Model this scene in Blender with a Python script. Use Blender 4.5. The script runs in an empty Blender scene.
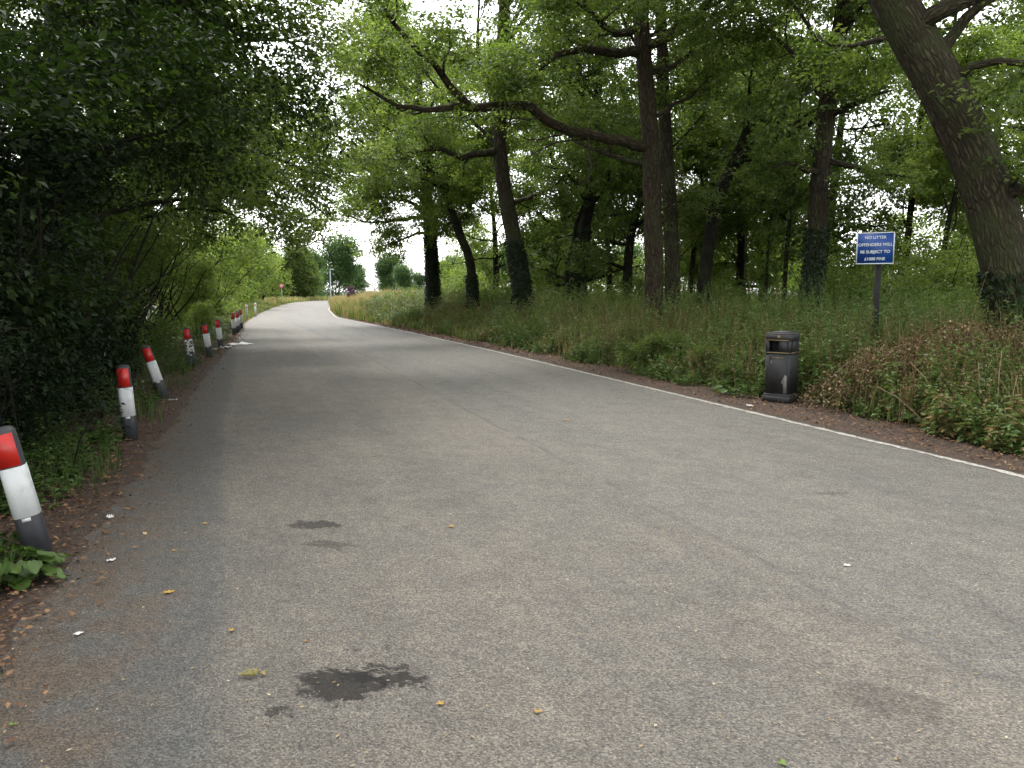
import bpy, math, random
import numpy as np
from mathutils import Vector, Matrix

R = math.radians
scene = bpy.context.scene
COL = scene.collection
F_PX = 820.0
CAM_H = 1.6
PITCH = math.atan(93.0 / F_PX)


# ------------------------------------------------------------------ helpers
def at(u, v, y):
    """World point on the sight line of photo position (u, v) at distance y ahead."""
    a = (u - 512.0) / F_PX
    b = (384.0 - v) / F_PX
    dy = math.cos(PITCH) + b * math.sin(PITCH)
    dz = -math.sin(PITCH) + b * math.cos(PITCH)
    k = y / dy
    return np.array([a * k, y, CAM_H + dz * k])


def gnd(u, v):
    b = (384.0 - v) / F_PX
    dy = math.cos(PITCH) + b * math.sin(PITCH)
    dz = -math.sin(PITCH) + b * math.cos(PITCH)
    k = -CAM_H / dz
    return np.array([(u - 512.0) / F_PX * k, dy * k, 0.0])


def norm(a):
    a = np.asarray(a, float)
    return a / (np.linalg.norm(a, axis=-1, keepdims=True) + 1e-9)


def n2(x, y, s=1.0, ph=0.0):
    """cheap smooth 2D noise about 0..1"""
    x = np.asarray(x) * s + ph
    y = np.asarray(y) * s - ph * 0.7
    v = (np.sin(x * 1.0 + 1.7 * np.sin(y * 0.83 + ph)) + np.sin(y * 1.31 - 1.3 * np.sin(x * 0.71))
         + 0.6 * np.sin(2.3 * x + 1.9 * y + ph) + 0.5 * np.sin(3.9 * y - 2.7 * x))
    return np.clip(v / 6.2 + 0.5, 0, 1)


class MB:
    def __init__(self):
        self.v, self.f3, self.f4, self.t, self.n = [], [], [], [], 0
        self.bk = []

    def add(self, v, tri=None, quad=None, tone=None, bk=None):
        v = np.asarray(v, float).reshape(-1, 3)
        self.v.append(v)
        if tri is not None and len(tri):
            self.f3.append(np.asarray(tri, int).reshape(-1, 3) + self.n)
        if quad is not None and len(quad):
            self.f4.append(np.asarray(quad, int).reshape(-1, 4) + self.n)
        t = np.zeros(len(v)) if tone is None else np.broadcast_to(np.asarray(tone, float), (len(v),))
        self.t.append(t)
        self.bk.append(np.zeros((len(v), 3)) if bk is None else np.asarray(bk, float))
        self.has_bk = getattr(self, 'has_bk', False) or bk is not None
        self.n += len(v)

    def mesh(self, name, mat, smooth=False, origin=(0, 0, 0)):
        me = bpy.data.meshes.new(name)
        v = (np.concatenate(self.v) - np.asarray(origin, float)).astype(np.float32)
        f3 = np.concatenate(self.f3) if self.f3 else np.zeros((0, 3), int)
        f4 = np.concatenate(self.f4) if self.f4 else np.zeros((0, 4), int)
        me.vertices.add(len(v))
        me.vertices.foreach_set('co', v.ravel())
        nl = f3.size + f4.size
        me.loops.add(nl)
        me.loops.foreach_set('vertex_index', np.concatenate([f3.ravel(), f4.ravel()]).astype(np.int32))
        npoly = len(f3) + len(f4)
        me.polygons.add(npoly)
        start = np.concatenate([np.arange(len(f3)) * 3, f3.size + np.arange(len(f4)) * 4]).astype(np.int32)
        me.polygons.foreach_set('loop_start', start)
        if smooth:
            me.polygons.foreach_set('use_smooth', np.ones(npoly, bool))
        me.update(calc_edges=True)
        at_ = me.attributes.new('tone', 'FLOAT', 'POINT')
        at_.data.foreach_set('value', np.concatenate(self.t).astype(np.float32))
        if self.has_bk:
            ab = me.attributes.new('bark', 'FLOAT_VECTOR', 'POINT')
            ab.data.foreach_set('vector', np.concatenate(self.bk).astype(np.float32).ravel())
        for m in (mat if isinstance(mat, (list, tuple)) else [mat]):
            me.materials.append(m)
        return me

    def obj(self, name, mat, parent=None, smooth=False, origin=(0, 0, 0)):
        o = bpy.data.objects.new(name, self.mesh(name, mat, smooth, origin))
        COL.objects.link(o)
        if parent is not None:
            o.parent = parent
        else:
            o.location = origin
        return o

    # ---- shapes
    def box(self, c, s, rot=None, tone=None, taper=1.0, bevel=0.0):
        """box of size s centred at c; taper scales the top; optional chamfered vertical edges"""
        x, y, z = np.asarray(s, float) / 2
        if bevel > 0:
            b = bevel
            ring = [(-x + b, -y), (x - b, -y), (x, -y + b), (x, y - b), (x - b, y), (-x + b, y), (-x, y - b), (-x, -y + b)]
        else:
            ring = [(-x, -y), (x, -y), (x, y), (-x, y)]
        n = len(ring)
        v = [(a, b2, -z) for a, b2 in ring] + [(a * taper, b2 * taper, z) for a, b2 in ring]
        v = np.array(v, float)
        q = [(i, (i + 1) % n, n + (i + 1) % n, n + i) for i in range(n)]
        v2 = np.concatenate([v, [[0, 0, -z], [0, 0, z]]])
        tri = [(2 * n, (i + 1) % n, i) for i in range(n)] + [(2 * n + 1, n + i, n + (i + 1) % n) for i in range(n)]
        if rot is not None:
            v2 = v2 @ np.asarray(rot).T
        self.add(v2 + np.asarray(c, float), tri, q, tone)

    def tube(self, pts, rad, sides=8, cap=True, rough=0.0, rng=None, tone=None):
        pts = np.asarray(pts, float)
        n = len(pts)
        rad = np.broadcast_to(np.asarray(rad, float), (n,))
        tg = np.gradient(pts, axis=0)
        tg = norm(tg)
        ref = np.array([0.0, 0.0, 1.0]) if abs(tg[0][2]) < 0.9 else np.array([1.0, 0.0, 0.0])
        fr = np.zeros((n, 2, 3))
        a = norm(np.cross(tg[0], ref))
        for i in range(n):
            a = a - tg[i] * np.dot(a, tg[i])
            a = a / (np.linalg.norm(a) + 1e-9)
            fr[i, 0] = a
            fr[i, 1] = np.cross(tg[i], a)
        th = np.linspace(0, 2 * np.pi, sides, endpoint=False)
        r = np.repeat(rad[:, None], sides, 1)
        if rough > 0 and rng is not None:
            lob = rng.normal(0, 1, (1, sides)) * 0.5 + rng.normal(0, 1, (n, sides)) * 0.6
            r = r * (1 + rough * lob)
        v = pts[:, None, :] + (np.cos(th)[None, :, None] * fr[:, 0][:, None, :] + np.sin(th)[None, :, None] * fr[:, 1][:, None, :]) * r[:, :, None]
        i = np.arange(n - 1)[:, None]
        j = np.arange(sides)[None, :]
        j2 = (j + 1) % sides
        q = np.stack([i * sides + j, i * sides + j2, (i + 1) * sides + j2, (i + 1) * sides + j], -1).reshape(-1, 4)
        vv = v.reshape(-1, 3)
        tri = None
        run = np.concatenate([[0], np.cumsum(np.linalg.norm(np.diff(pts, axis=0), axis=1))])
        rm = float(rad.mean())
        off = (pts[0, 0] * 3.1 + pts[0, 1] * 1.7) % 50
        bk = np.stack([np.repeat((np.cos(th) * rm)[None], n, 0) + off, np.repeat((np.sin(th) * rm)[None], n, 0), np.repeat(run[:, None], sides, 1)], -1).reshape(-1, 3)
        if cap:
            vv = np.concatenate([vv, [pts[0], pts[-1]]])
            bk = np.concatenate([bk, [[off, 0, 0], [off, 0, run[-1]]]])
            b = n * sides
            jj = np.arange(sides)
            k2 = (jj + 1) % sides
            tri = np.concatenate([np.stack([np.full(sides, b), k2, jj], 1),
                                  np.stack([np.full(sides, b + 1), (n - 1) * sides + jj, (n - 1) * sides + k2], 1)])
        self.add(vv, tri, q, tone, bk)

    def lathe(self, prof, sides=24, c=(0, 0, 0), sq=2.0, sx=1.0, sy=1.0, tone=None):
        """profile [(r, z)] revolved; sq > 2 squares the section off"""
        th = np.linspace(0, 2 * np.pi, sides, endpoint=False) + np.pi / sides
        k = 1.0 / (np.abs(np.cos(th)) ** sq + np.abs(np.sin(th)) ** sq) ** (1.0 / sq)
        v = np.array([[(r * k[i] * math.cos(th[i]) * sx, r * k[i] * math.sin(th[i]) * sy, z) for i in range(sides)] for r, z in prof]).reshape(-1, 3)
        n = len(prof)
        i = np.arange(n - 1)[:, None]
        j = np.arange(sides)[None, :]
        j2 = (j + 1) % sides
        q = np.stack([i * sides + j, i * sides + j2, (i + 1) * sides + j2, (i + 1) * sides + j], -1).reshape(-1, 4)
        v = np.concatenate([v, [[0, 0, prof[0][1]], [0, 0, prof[-1][1]]]]) + np.asarray(c, float)
        b = n * sides
        jj = np.arange(sides)
        k2 = (jj + 1) % sides
        tri = np.concatenate([np.stack([np.full(sides, b), k2, jj], 1), np.stack([np.full(sides, b + 1), (n - 1) * sides + jj, (n - 1) * sides + k2], 1)])
        self.add(v, tri, q, tone)

    def leaves(self, p, d, nrm, L, W, tone, fold=0.18, droop=0.1):
        """many folded leaf blades: base p, direction d, normal nrm, length L, width W (all arrays)"""
        p = np.asarray(p, float)
        d = norm(d)
        s = norm(np.cross(nrm, d))
        u = np.cross(d, s)
        L = np.asarray(L, float)[:, None]
        W = np.asarray(W, float)[:, None]
        a = p + d * L * 0.42 + s * W * 0.5 + u * W * fold
        b = p + d * L - u * L * droop
        c = p + d * L * 0.42 - s * W * 0.5 + u * W * fold
        n = len(p)
        v = np.stack([p, a, b, c], 1).reshape(-1, 3)
        i = np.arange(n)[:, None] * 4
        tri = np.concatenate([i + np.array([[0, 2, 1]]), i + np.array([[0, 3, 2]])])
        self.add(v, tri, None, np.repeat(np.asarray(tone, float), 4))


def tag(o, label=None, cat=None, group=None, kind=None):
    if label:
        o['label'] = label
    if cat:
        o['category'] = cat
    if group:
        o['group'] = group
    if kind:
        o['kind'] = kind
    return o


def thing(name, label, cat, loc=(0, 0, 0), rz=0.0, group=None):
    o = bpy.data.objects.new(name, None)
    o.empty_display_size = 0.2
    COL.objects.link(o)
    o.location = loc
    o.rotation_euler = (0, 0, rz)
    return tag(o, label, cat, group)


def copy_tree(o, loc, rz=0.0, sc=1.0, label=None, group=None, parent=None, rot=None):
    c = o.copy()
    COL.objects.link(c)
    if parent is not None:
        c.parent = parent
    else:
        c.location = loc
        c.rotation_euler = rot if rot is not None else (0, 0, rz)
        c.scale = (sc, sc, sc) if np.isscalar(sc) else sc
        if label:
            c['label'] = label
        if group:
            c['group'] = group
    for ch in list(o.children):
        copy_tree(ch, None, parent=c)
    return c


# ------------------------------------------------------------------ materials
class NT:
    def __init__(self, name):
        self.m = bpy.data.materials.new(name)
        self.m.use_nodes = True
        self.t = self.m.node_tree
        self.t.nodes.clear()
        self.out = self.t.nodes.new('ShaderNodeOutputMaterial')

    def n(self, typ, props=None, **ins):
        nd = self.t.nodes.new(typ)
        for k, v in (props or {}).items():
            setattr(nd, k, v)
        for k, v in ins.items():
            key = k.replace('_', ' ') if not k.startswith('i') or not k[1:].isdigit() else int(k[1:])
            self.set(nd, key, v)
        return nd

    def set(self, nd, key, v):
        s = nd.inputs[key]
        if isinstance(v, bpy.types.NodeSocket):
            self.t.links.new(v, s)
        elif isinstance(v, bpy.types.Node):
            self.t.links.new(v.outputs[0], s)
        else:
            if isinstance(v, (tuple, list)) and len(v) == 3 and s.type == 'RGBA':
                v = (*v, 1.0)
            s.default_value = v

    def math(self, op, a, b=None, c=None, clamp=False):
        nd = self.t.nodes.new('ShaderNodeMath')
        nd.operation = op
        nd.use_clamp = clamp
        self.set(nd, 0, a)
        if b is not None:
            self.set(nd, 1, b)
        if c is not None:
            self.set(nd, 2, c)
        return nd.outputs[0]

    def mix(self, f, a, b, blend='MIX'):
        nd = self.t.nodes.new('ShaderNodeMixRGB')
        nd.blend_type = blend
        self.set(nd, 0, f)
        self.set(nd, 1, a)
        self.set(nd, 2, b)
        return nd.outputs[0]

    def noise(self, vec, scale, detail=4, rough=0.55, out=0):
        nd = self.n('ShaderNodeTexNoise', None, Scale=scale, Detail=float(detail), Roughness=rough)
        if vec is not None:
            self.set(nd, 'Vector', vec)
        return nd.outputs[out]

    def ramp(self, f, stops):
        nd = self.t.nodes.new('ShaderNodeValToRGB')
        self.set(nd, 0, f)
        e = nd.color_ramp.elements
        while len(e) < len(stops):
            e.new(0.5)
        for el, (p, c) in zip(e, stops):
            el.position = p
            el.color = (*c, 1.0) if len(c) == 3 else c
        return nd.outputs[0]

    def step(self, f, lo, hi):
        nd = self.n('ShaderNodeMapRange', {'interpolation_type': 'SMOOTHSTEP'})
        self.set(nd, 0, f)
        nd.inputs[1].default_value = lo
        nd.inputs[2].default_value = hi
        return nd.outputs[0]

    def surf(self, s):
        self.t.links.new(s.outputs[0] if isinstance(s, bpy.types.Node) else s, self.out.inputs[0])
        return self.m


def leaf_mat(name, stops, trans, tmix=0.35, rough=0.5, spec=0.22):
    """leaf: colour follows the per-leaf tone; part of the light passes through"""
    m = NT(name)
    tone = m.n('ShaderNodeAttribute', {'attribute_name': 'tone'}).outputs['Fac']
    col = m.ramp(tone, stops)
    b = m.n('ShaderNodeBsdfPrincipled', None, Base_Color=col, Roughness=rough)
    b.inputs['Specular IOR Level'].default_value = spec
    tcol = m.mix(1.0, col, (*trans, 1.0), 'MULTIPLY')
    t = m.n('ShaderNodeBsdfTranslucent', None, Color=tcol)
    mx = m.n('ShaderNodeMixShader', None, i0=tmix, i1=b, i2=t)
    return m.surf(mx)


def bark_mat(name, dark, light, moss=0.35, mosscol=(0.065, 0.08, 0.028), scale=1.0):
    """furrowed bark; its coordinates run round and along each limb"""
    m = NT(name)
    co = m.n('ShaderNodeAttribute', {'attribute_name': 'bark'}).outputs['Vector']
    ob = m.n('ShaderNodeTexCoord').outputs['Object']
    wob = m.noise(co, 2.4 * scale, 3, out=1)
    vec0 = m.mix(0.10, co, wob, 'ADD')
    mp = m.n('ShaderNodeMapping', None, Vector=vec0)
    mp.inputs['Scale'].default_value = (1.0, 1.0, 0.17)
    f1 = m.noise(mp.outputs[0], 26 * scale, 6, 0.62)
    vo = m.n('ShaderNodeTexVoronoi', {'feature': 'DISTANCE_TO_EDGE'}, Vector=mp.outputs[0], Scale=17.0 * scale).outputs['Distance']
    f2 = m.noise(ob, 1.6, 5)
    f3 = m.noise(co, 70, 3)
    fur = m.math('MULTIPLY', m.step(f1, 0.32, 0.62), m.step(vo, 0.0, 0.16))
    c = m.mix(fur, dark, light)
    c = m.mix(m.math('MULTIPLY', m.step(f2, 0.45, 0.68), moss), c, mosscol)
    c = m.mix(m.math('MULTIPLY', f3, 0.6), c, m.mix(1.0, c, (0.5, 0.5, 0.5, 1), 'MULTIPLY'))
    h = m.math('ADD', m.math('MULTIPLY', fur, 1.0), m.math('MULTIPLY', f3, 0.3))
    bp = m.n('ShaderNodeBump', None, Height=h, Strength=1.0, Distance=0.04)
    b = m.n('ShaderNodeBsdfPrincipled', None, Base_Color=c, Roughness=0.92, Normal=bp)
    b.inputs['Specular IOR Level'].default_value = 0.15
    return m.surf(b)


def plain_mat(name, col, rough=0.6, var=0.15, scale=14, dirt=None, dirt_amt=0.4, metallic=0.0, bump=0.0):
    m = NT(name)
    co = m.n('ShaderNodeTexCoord').outputs['Object']
    f = m.noise(co, scale, 5)
    c = m.mix(f, tuple(x * (1 - var) for x in col), tuple(min(1, x * (1 + var)) for x in col))
    if dirt is not None:
        f2 = m.step(m.noise(co, scale * 0.6, 6, 0.65), 0.48, 0.75)
        c = m.mix(m.math('MULTIPLY', f2, dirt_amt), c, dirt)
    b = m.n('ShaderNodeBsdfPrincipled', None, Base_Color=c, Roughness=m.math('ADD', m.math('MULTIPLY', f, 0.2), rough - 0.1), Metallic=metallic)
    if bump > 0:
        bp = m.n('ShaderNodeBump', None, Height=m.noise(co, scale * 4, 4), Strength=bump, Distance=0.01)
        m.set(b, 'Normal', bp)
    return m.surf(b)


def tone_mat(name, stops, rough=0.8, tmix=0.0, spec=0.2):
    return leaf_mat(name, stops, (1.3, 1.3, 0.8), tmix, rough, spec)


G_OAK = [(0.0, (0.028, 0.048, 0.012)), (0.5, (0.070, 0.104, 0.028)), (1.0, (0.14, 0.172, 0.060))]
G_LIGHT = [(0.0, (0.052, 0.088, 0.018)), (0.5, (0.108, 0.152, 0.036)), (1.0, (0.182, 0.222, 0.07))]
G_SHADED = [(0.0, (0.007, 0.013, 0.004)), (0.5, (0.015, 0.026, 0.006)), (1.0, (0.034, 0.052, 0.011))]  # canopy shade put into the leaf colour of the nearest left tree
G_IVY = [(0.0, (0.005, 0.011, 0.004)), (0.6, (0.012, 0.023, 0.007)), (1.0, (0.028, 0.045, 0.016))]  # dark ivy green, deepened to carry some of the hedge's shade
G_FAR = [(0.0, (0.04, 0.075, 0.03)), (0.5, (0.06, 0.11, 0.04)), (1.0, (0.09, 0.145, 0.05))]
M_OAK = leaf_mat('oak_leaf', G_OAK, (2.0, 2.1, 0.9), 0.46)
M_LIGHT = leaf_mat('light_leaf', G_LIGHT, (1.8, 1.9, 0.8), 0.46)
M_SHADED = leaf_mat('shaded_leaf', G_SHADED, (1.9, 2.3, 0.9), 0.34, 0.55, 0.12)
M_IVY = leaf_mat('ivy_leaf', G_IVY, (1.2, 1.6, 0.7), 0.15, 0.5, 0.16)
M_FAR = leaf_mat('far_leaf', G_FAR, (1.6, 1.7, 1.0), 0.4)
M_COPPER = leaf_mat('copper_leaf', [(0, (0.03, 0.012, 0.025)), (1, (0.08, 0.03, 0.06))], (1.5, 0.8, 1.0), 0.3)
M_BARK = bark_mat('oak_bark', (0.026, 0.021, 0.014), (0.085, 0.072, 0.046), 0.4)
M_BARK_BIG = bark_mat('ridged_oak_bark', (0.03, 0.025, 0.016), (0.098, 0.082, 0.05), 0.6, scale=1.0)
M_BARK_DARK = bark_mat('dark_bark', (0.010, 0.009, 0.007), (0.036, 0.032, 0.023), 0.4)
M_BARK_RED = bark_mat('reddish_bark', (0.03, 0.023, 0.015), (0.092, 0.07, 0.045), 0.35)
M_GRASS = tone_mat('verge_grass_blade', [(0.0, (0.035, 0.065, 0.015)), (0.4, (0.082, 0.13, 0.03)), (0.62, (0.16, 0.18, 0.06)),
                                         (0.8, (0.30, 0.25, 0.13)), (1.0, (0.30, 0.19, 0.115))], 0.6, 0.3)
M_WEED = tone_mat('weed_leaf', [(0.0, (0.026, 0.052, 0.012)), (0.55, (0.078, 0.13, 0.03)), (0.8, (0.12, 0.17, 0.055)), (0.9, (0.18, 0.13, 0.06)), (1.0, (0.24, 0.16, 0.08))], 0.5, 0.3)
M_DRY = tone_mat('dry_stem', [(0.0, (0.05, 0.03, 0.015)), (0.5, (0.125, 0.085, 0.040)), (0.8, (0.20, 0.15, 0.075)), (1.0, (0.31, 0.26, 0.15))], 0.85, 0.12)
M_LITTER = tone_mat('leaf_litter', [(0.0, (0.04, 0.022, 0.013)), (0.5, (0.12, 0.065, 0.034)), (0.85, (0.22, 0.125, 0.06)), (1.0, (0.36, 0.26, 0.14))], 0.85, 0.0)
M_CRUMB = tone_mat('road_crumb', [(0.0, (0.05, 0.035, 0.02)), (0.5, (0.2, 0.14, 0.07)), (0.8, (0.27, 0.21, 0.12)), (1.0, (0.36, 0.31, 0.22))], 0.8, 0.0)

# ------------------------------------------------------------------ road geometry
YR = [-30, -12, 0, 7, 10.6, 21.5, 32.8, 50, 70, 90, 109, 122, 138, 160, 185]
XRV = [16.8, 10.8, 6.75, 4.4, 3.2, -0.35, -4.3, -10.7, -15.6, -19.8, -23.8, -25.6, -25.0, -19.5, -10]
YL = [-30, -12, 0, 3.76, 8.8, 12.4, 17.7, 23.4, 30, 35, 42, 60, 82, 105, 119, 135, 150, 170, 185]
XLV = [7.8, 2.4, -1.2, -2.35, -3.8, -4.9, -6.45, -8.0, -9.9, -11.4, -13.6, -18.3, -23.6, -28.6, -31.0, -32.2, -30.5, -24.5, -19]


def smooth_interp(y, Y, X):
    y = np.asarray(y, float)
    return (np.interp(y - 2, Y, X) + 2 * np.interp(y, Y, X) + np.interp(y + 2, Y, X)) / 4


def XR(y):
    return smooth_interp(y, YR, XRV)


def XL(y):
    return smooth_interp(y, YL, XLV)


def asphalt():
    m = NT('worn_asphalt')
    uv = m.n('ShaderNodeTexCoord').outputs['UV']
    sep = m.n('ShaderNodeSeparateXYZ', None, Vector=uv)
    U, V = sep.outputs[0], sep.outputs[1]
    big = m.noise(uv, 0.55, 5, 0.6)
    mid = m.noise(uv, 3.5, 5, 0.62)
    grain = m.noise(uv, 95, 4, 0.75)
    fine = m.noise(uv, 260, 2, 0.7)
    wob = m.noise(uv, 1.6, 6, 0.7)
    wob2 = m.noise(uv, 0.35, 3)
    wobn = m.math('ADD', m.math('MULTIPLY', m.math('SUBTRACT', wob, 0.5), 0.25), m.math('MULTIPLY', m.math('SUBTRACT', wob2, 0.5), 0.35))
    Uw = m.math('ADD', U, wobn)
    warm = (0.121, 0.110, 0.094, 1)
    cool = (0.105, 0.098, 0.086, 1)
    dark = (0.074, 0.076, 0.072, 1)
    c = m.mix(m.step(big, 0.36, 0.64), cool, warm)
    right = m.math('SUBTRACT', 1.0, m.step(U, 3.62, 3.78))
    c = m.mix(m.math('MULTIPLY', right, 0.6), c, (0.094, 0.092, 0.084, 1))
    mps = m.n('ShaderNodeMapping', None, Vector=uv)
    mps.inputs['Scale'].default_value = (1.5, 0.10, 1.0)
    streak = m.noise(mps.outputs[0], 1.0, 6, 0.62)
    c = m.mix(1.0, c, m.ramp(streak, [(0.3, (0.84, 0.84, 0.84)), (0.5, (1, 1, 1)), (0.7, (1.13, 1.12, 1.1))]), 'MULTIPLY')
    left = m.step(Uw, 6.82, 7.02)
    c = m.mix(m.math('MULTIPLY', left, 0.85), c, dark)
    # brown dirt drifting in from the left edge
    drift = m.math('MULTIPLY', m.step(m.math('ADD', Uw, m.math('MULTIPLY', mid, 1.0)), 7.25, 8.3), m.step(mid, 0.28, 0.56))
    c = m.mix(m.math('MULTIPLY', drift, 0.88), c, (0.07, 0.051, 0.034, 1))
    c = m.mix(0.55, c, m.mix(1.0, c, m.ramp(mid, [(0.25, (0.62, 0.61, 0.6)), (0.5, (1, 1, 1)), (0.78, (1.3, 1.27, 1.2))]), 'MULTIPLY'))
    st = m.n('ShaderNodeTexVoronoi', None, Vector=uv, Scale=115.0)
    stv = m.n('ShaderNodeSeparateXYZ', None, Vector=st.outputs['Color']).outputs[0]
    c = m.mix(1.0, c, m.ramp(stv, [(0.0, (0.55, 0.55, 0.56)), (0.5, (0.97, 0.97, 0.97)), (1.0, (1.5, 1.46, 1.4))]), 'MULTIPLY')
    st2 = m.n('ShaderNodeTexVoronoi', None, Vector=uv, Scale=24.0)
    stv2 = m.n('ShaderNodeSeparateXYZ', None, Vector=st2.outputs['Color']).outputs[1]
    c = m.mix(1.0, c, m.ramp(stv2, [(0.0, (0.91, 0.91, 0.91)), (0.5, (1, 1, 1)), (1.0, (1.09, 1.09, 1.08))]), 'MULTIPLY')
    g4 = m.noise(uv, 9, 5, 0.75)
    c = m.mix(1.0, c, m.ramp(g4, [(0.3, (0.9, 0.9, 0.9)), (0.5, (1, 1, 1)), (0.7, (1.1, 1.1, 1.09))]), 'MULTIPLY')
    c = m.mix(1.0, c, m.ramp(grain, [(0.30, (0.30, 0.30, 0.31)), (0.5, (0.98, 0.97, 0.96)), (0.68, (1.75, 1.70, 1.6))]), 'MULTIPLY')
    c = m.mix(0.7, c, m.mix(1.0, c, m.ramp(fine, [(0.32, (0.45, 0.45, 0.45)), (0.5, (1, 1, 1)), (0.7, (1.55, 1.52, 1.5))]), 'MULTIPLY'))
    vo = m.n('ShaderNodeTexVoronoi', None, Vector=uv, Scale=46.0)
    chip = m.math('MULTIPLY', m.math('LESS_THAN', vo.outputs['Distance'], 0.16), m.math('GREATER_THAN', m.noise(uv, 21, 2), 0.6))
    c = m.mix(m.math('MULTIPLY', chip, 0.5), c, (0.26, 0.24, 0.2, 1))
    # longitudinal joint between two passes of the paver
    sw = m.math('ADD', U, m.math('MULTIPLY', m.math('SUBTRACT', m.noise(uv, 0.9, 5), 0.5), 0.16))
    dist = m.math('ABSOLUTE', m.math('SUBTRACT', sw, 3.70))
    seam = m.math('MULTIPLY', m.math('SUBTRACT', 1.0, m.step(dist, 0.008, 0.05)), m.step(m.noise(uv, 2.3, 4), 0.33, 0.6))
    c = m.mix(m.math('MULTIPLY', seam, 0.45), c, (0.05, 0.047, 0.043, 1))
    # oil stains
    wv = m.n('ShaderNodeTexNoise', None, Vector=uv, Scale=13.0, Detail=7.0, Roughness=0.75).outputs['Color']
    wvec = m.n('ShaderNodeVectorMath', {'operation': 'SUBTRACT'}, i0=wv, i1=(0.5, 0.5, 0.5))
    wsc = m.n('ShaderNodeVectorMath', {'operation': 'SCALE'}, i0=wvec)
    wsc.inputs['Scale'].default_value = 0.40
    uvw = m.n('ShaderNodeVectorMath', {'operation': 'ADD'}, i0=uv, i1=wsc).outputs[0]
    stains = [(6.38, 3.19, 0.19, 0.13, 0.97), (6.19, 3.24, 0.18, 0.055, 0.95), (6.17, 3.35, 0.12, 0.03, 0.9), (6.26, 5.49, 0.18, 0.095, 0.8), (6.22, 5.04, 0.17, 0.07, 0.55),
              (6.64, 2.97, 0.045, 0.04, 0.8), (6.28, 3.52, 0.03, 0.035, 0.5), (6.12, 3.52, 0.03, 0.02, 0.5), (4.24, 3.05, 0.2, 0.13, 0.28), (2.06, 6.37, 0.15, 0.05, 0.5), (5.2, 6.1, 0.28, 0.16, 0.16),
              (4.3, 7.3, 0.4, 0.2, 0.1), (5.4, 9.1, 0.4, 0.25, 0.12)]
    for (su, sv, ru, rv, k) in stains:
        s1 = m.n('ShaderNodeVectorMath', {'operation': 'SUBTRACT'}, i0=uvw, i1=(su, sv, 0))
        s2 = m.n('ShaderNodeVectorMath', {'operation': 'MULTIPLY'}, i0=s1, i1=(1 / ru, 1 / rv, 0))
        ln = m.n('ShaderNodeVectorMath', {'operation': 'LENGTH'}, i0=s2).outputs['Value']
        mk = m.math('MULTIPLY', m.math('SUBTRACT', 1.0, m.step(ln, 0.82, 1.12)), k)
        mk = m.math('MULTIPLY', mk, m.step(m.math('ADD', m.math('MULTIPLY', grain, 0.5), m.math('MULTIPLY', stv, 0.35)), 0.05, 0.3))
        c = m.mix(mk, c, m.mix(1.0, c, (0.13, 0.115, 0.1, 1), 'MULTIPLY'))
    h = m.math('ADD', m.math('MULTIPLY', grain, 1.0), m.math('MULTIPLY', fine, 0.5))
    h = m.math('SUBTRACT', h, m.math('MULTIPLY', seam, 0.8))
    bp = m.n('ShaderNodeBump', None, Height=h, Strength=0.75, Distance=0.012)
    b = m.n('ShaderNodeBsdfPrincipled', None, Base_Color=c, Roughness=0.82, Normal=bp)
    b.inputs['Specular IOR Level'].default_value = 0.35
    return m.surf(b)


def ground_mat():
    m = NT('woodland_ground')
    co = m.n('ShaderNodeTexCoord').outputs['Object']
    a = m.noise(co, 0.25, 5)
    b_ = m.noise(co, 4, 5)
    c_ = m.noise(co, 30, 4)
    c = m.mix(m.step(a, 0.4, 0.6), (0.04, 0.06, 0.016, 1), (0.055, 0.05, 0.022, 1))
    c = m.mix(m.step(b_, 0.4, 0.65), c, (0.05, 0.075, 0.02, 1))
    c = m.mix(m.math('MULTIPLY', c_, 0.6), c, (0.02, 0.018, 0.01, 1))
    bp = m.n('ShaderNodeBump', None, Height=c_, Strength=0.8, Distance=0.05)
    return m.surf(m.n('ShaderNodeBsdfPrincipled', None, Base_Color=c, Roughness=0.95, Normal=bp))


def soil_mat():
    m = NT('litter_soil')
    co = m.n('ShaderNodeTexCoord').outputs['Object']
    a = m.noise(co, 3, 5)
    b_ = m.noise(co, 38, 5, 0.7)
    c = m.ramp(b_, [(0.3, (0.018, 0.011, 0.007)), (0.52, (0.055, 0.032, 0.019)), (0.7, (0.12, 0.072, 0.04))])
    c = m.mix(m.step(a, 0.5, 0.7), c, m.mix(0.5, c, (0.03, 0.03, 0.02, 1)))
    bp = m.n('ShaderNodeBump', None, Height=b_, Strength=1.0, Distance=0.03)
    return m.surf(m.n('ShaderNodeBsdfPrincipled', None, Base_Color=c, Roughness=0.95, Normal=bp))


def line_mat():
    m = NT('worn_white_paint')
    co = m.n('ShaderNodeTexCoord').outputs['Object']
    a = m.noise(co, 22, 6, 0.7)
    c = m.mix(m.step(a, 0.44, 0.62), (0.34, 0.315, 0.275, 1), (0.14, 0.13, 0.11, 1))
    return m.surf(m.n('ShaderNodeBsdfPrincipled', None, Base_Color=c, Roughness=0.75))


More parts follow.
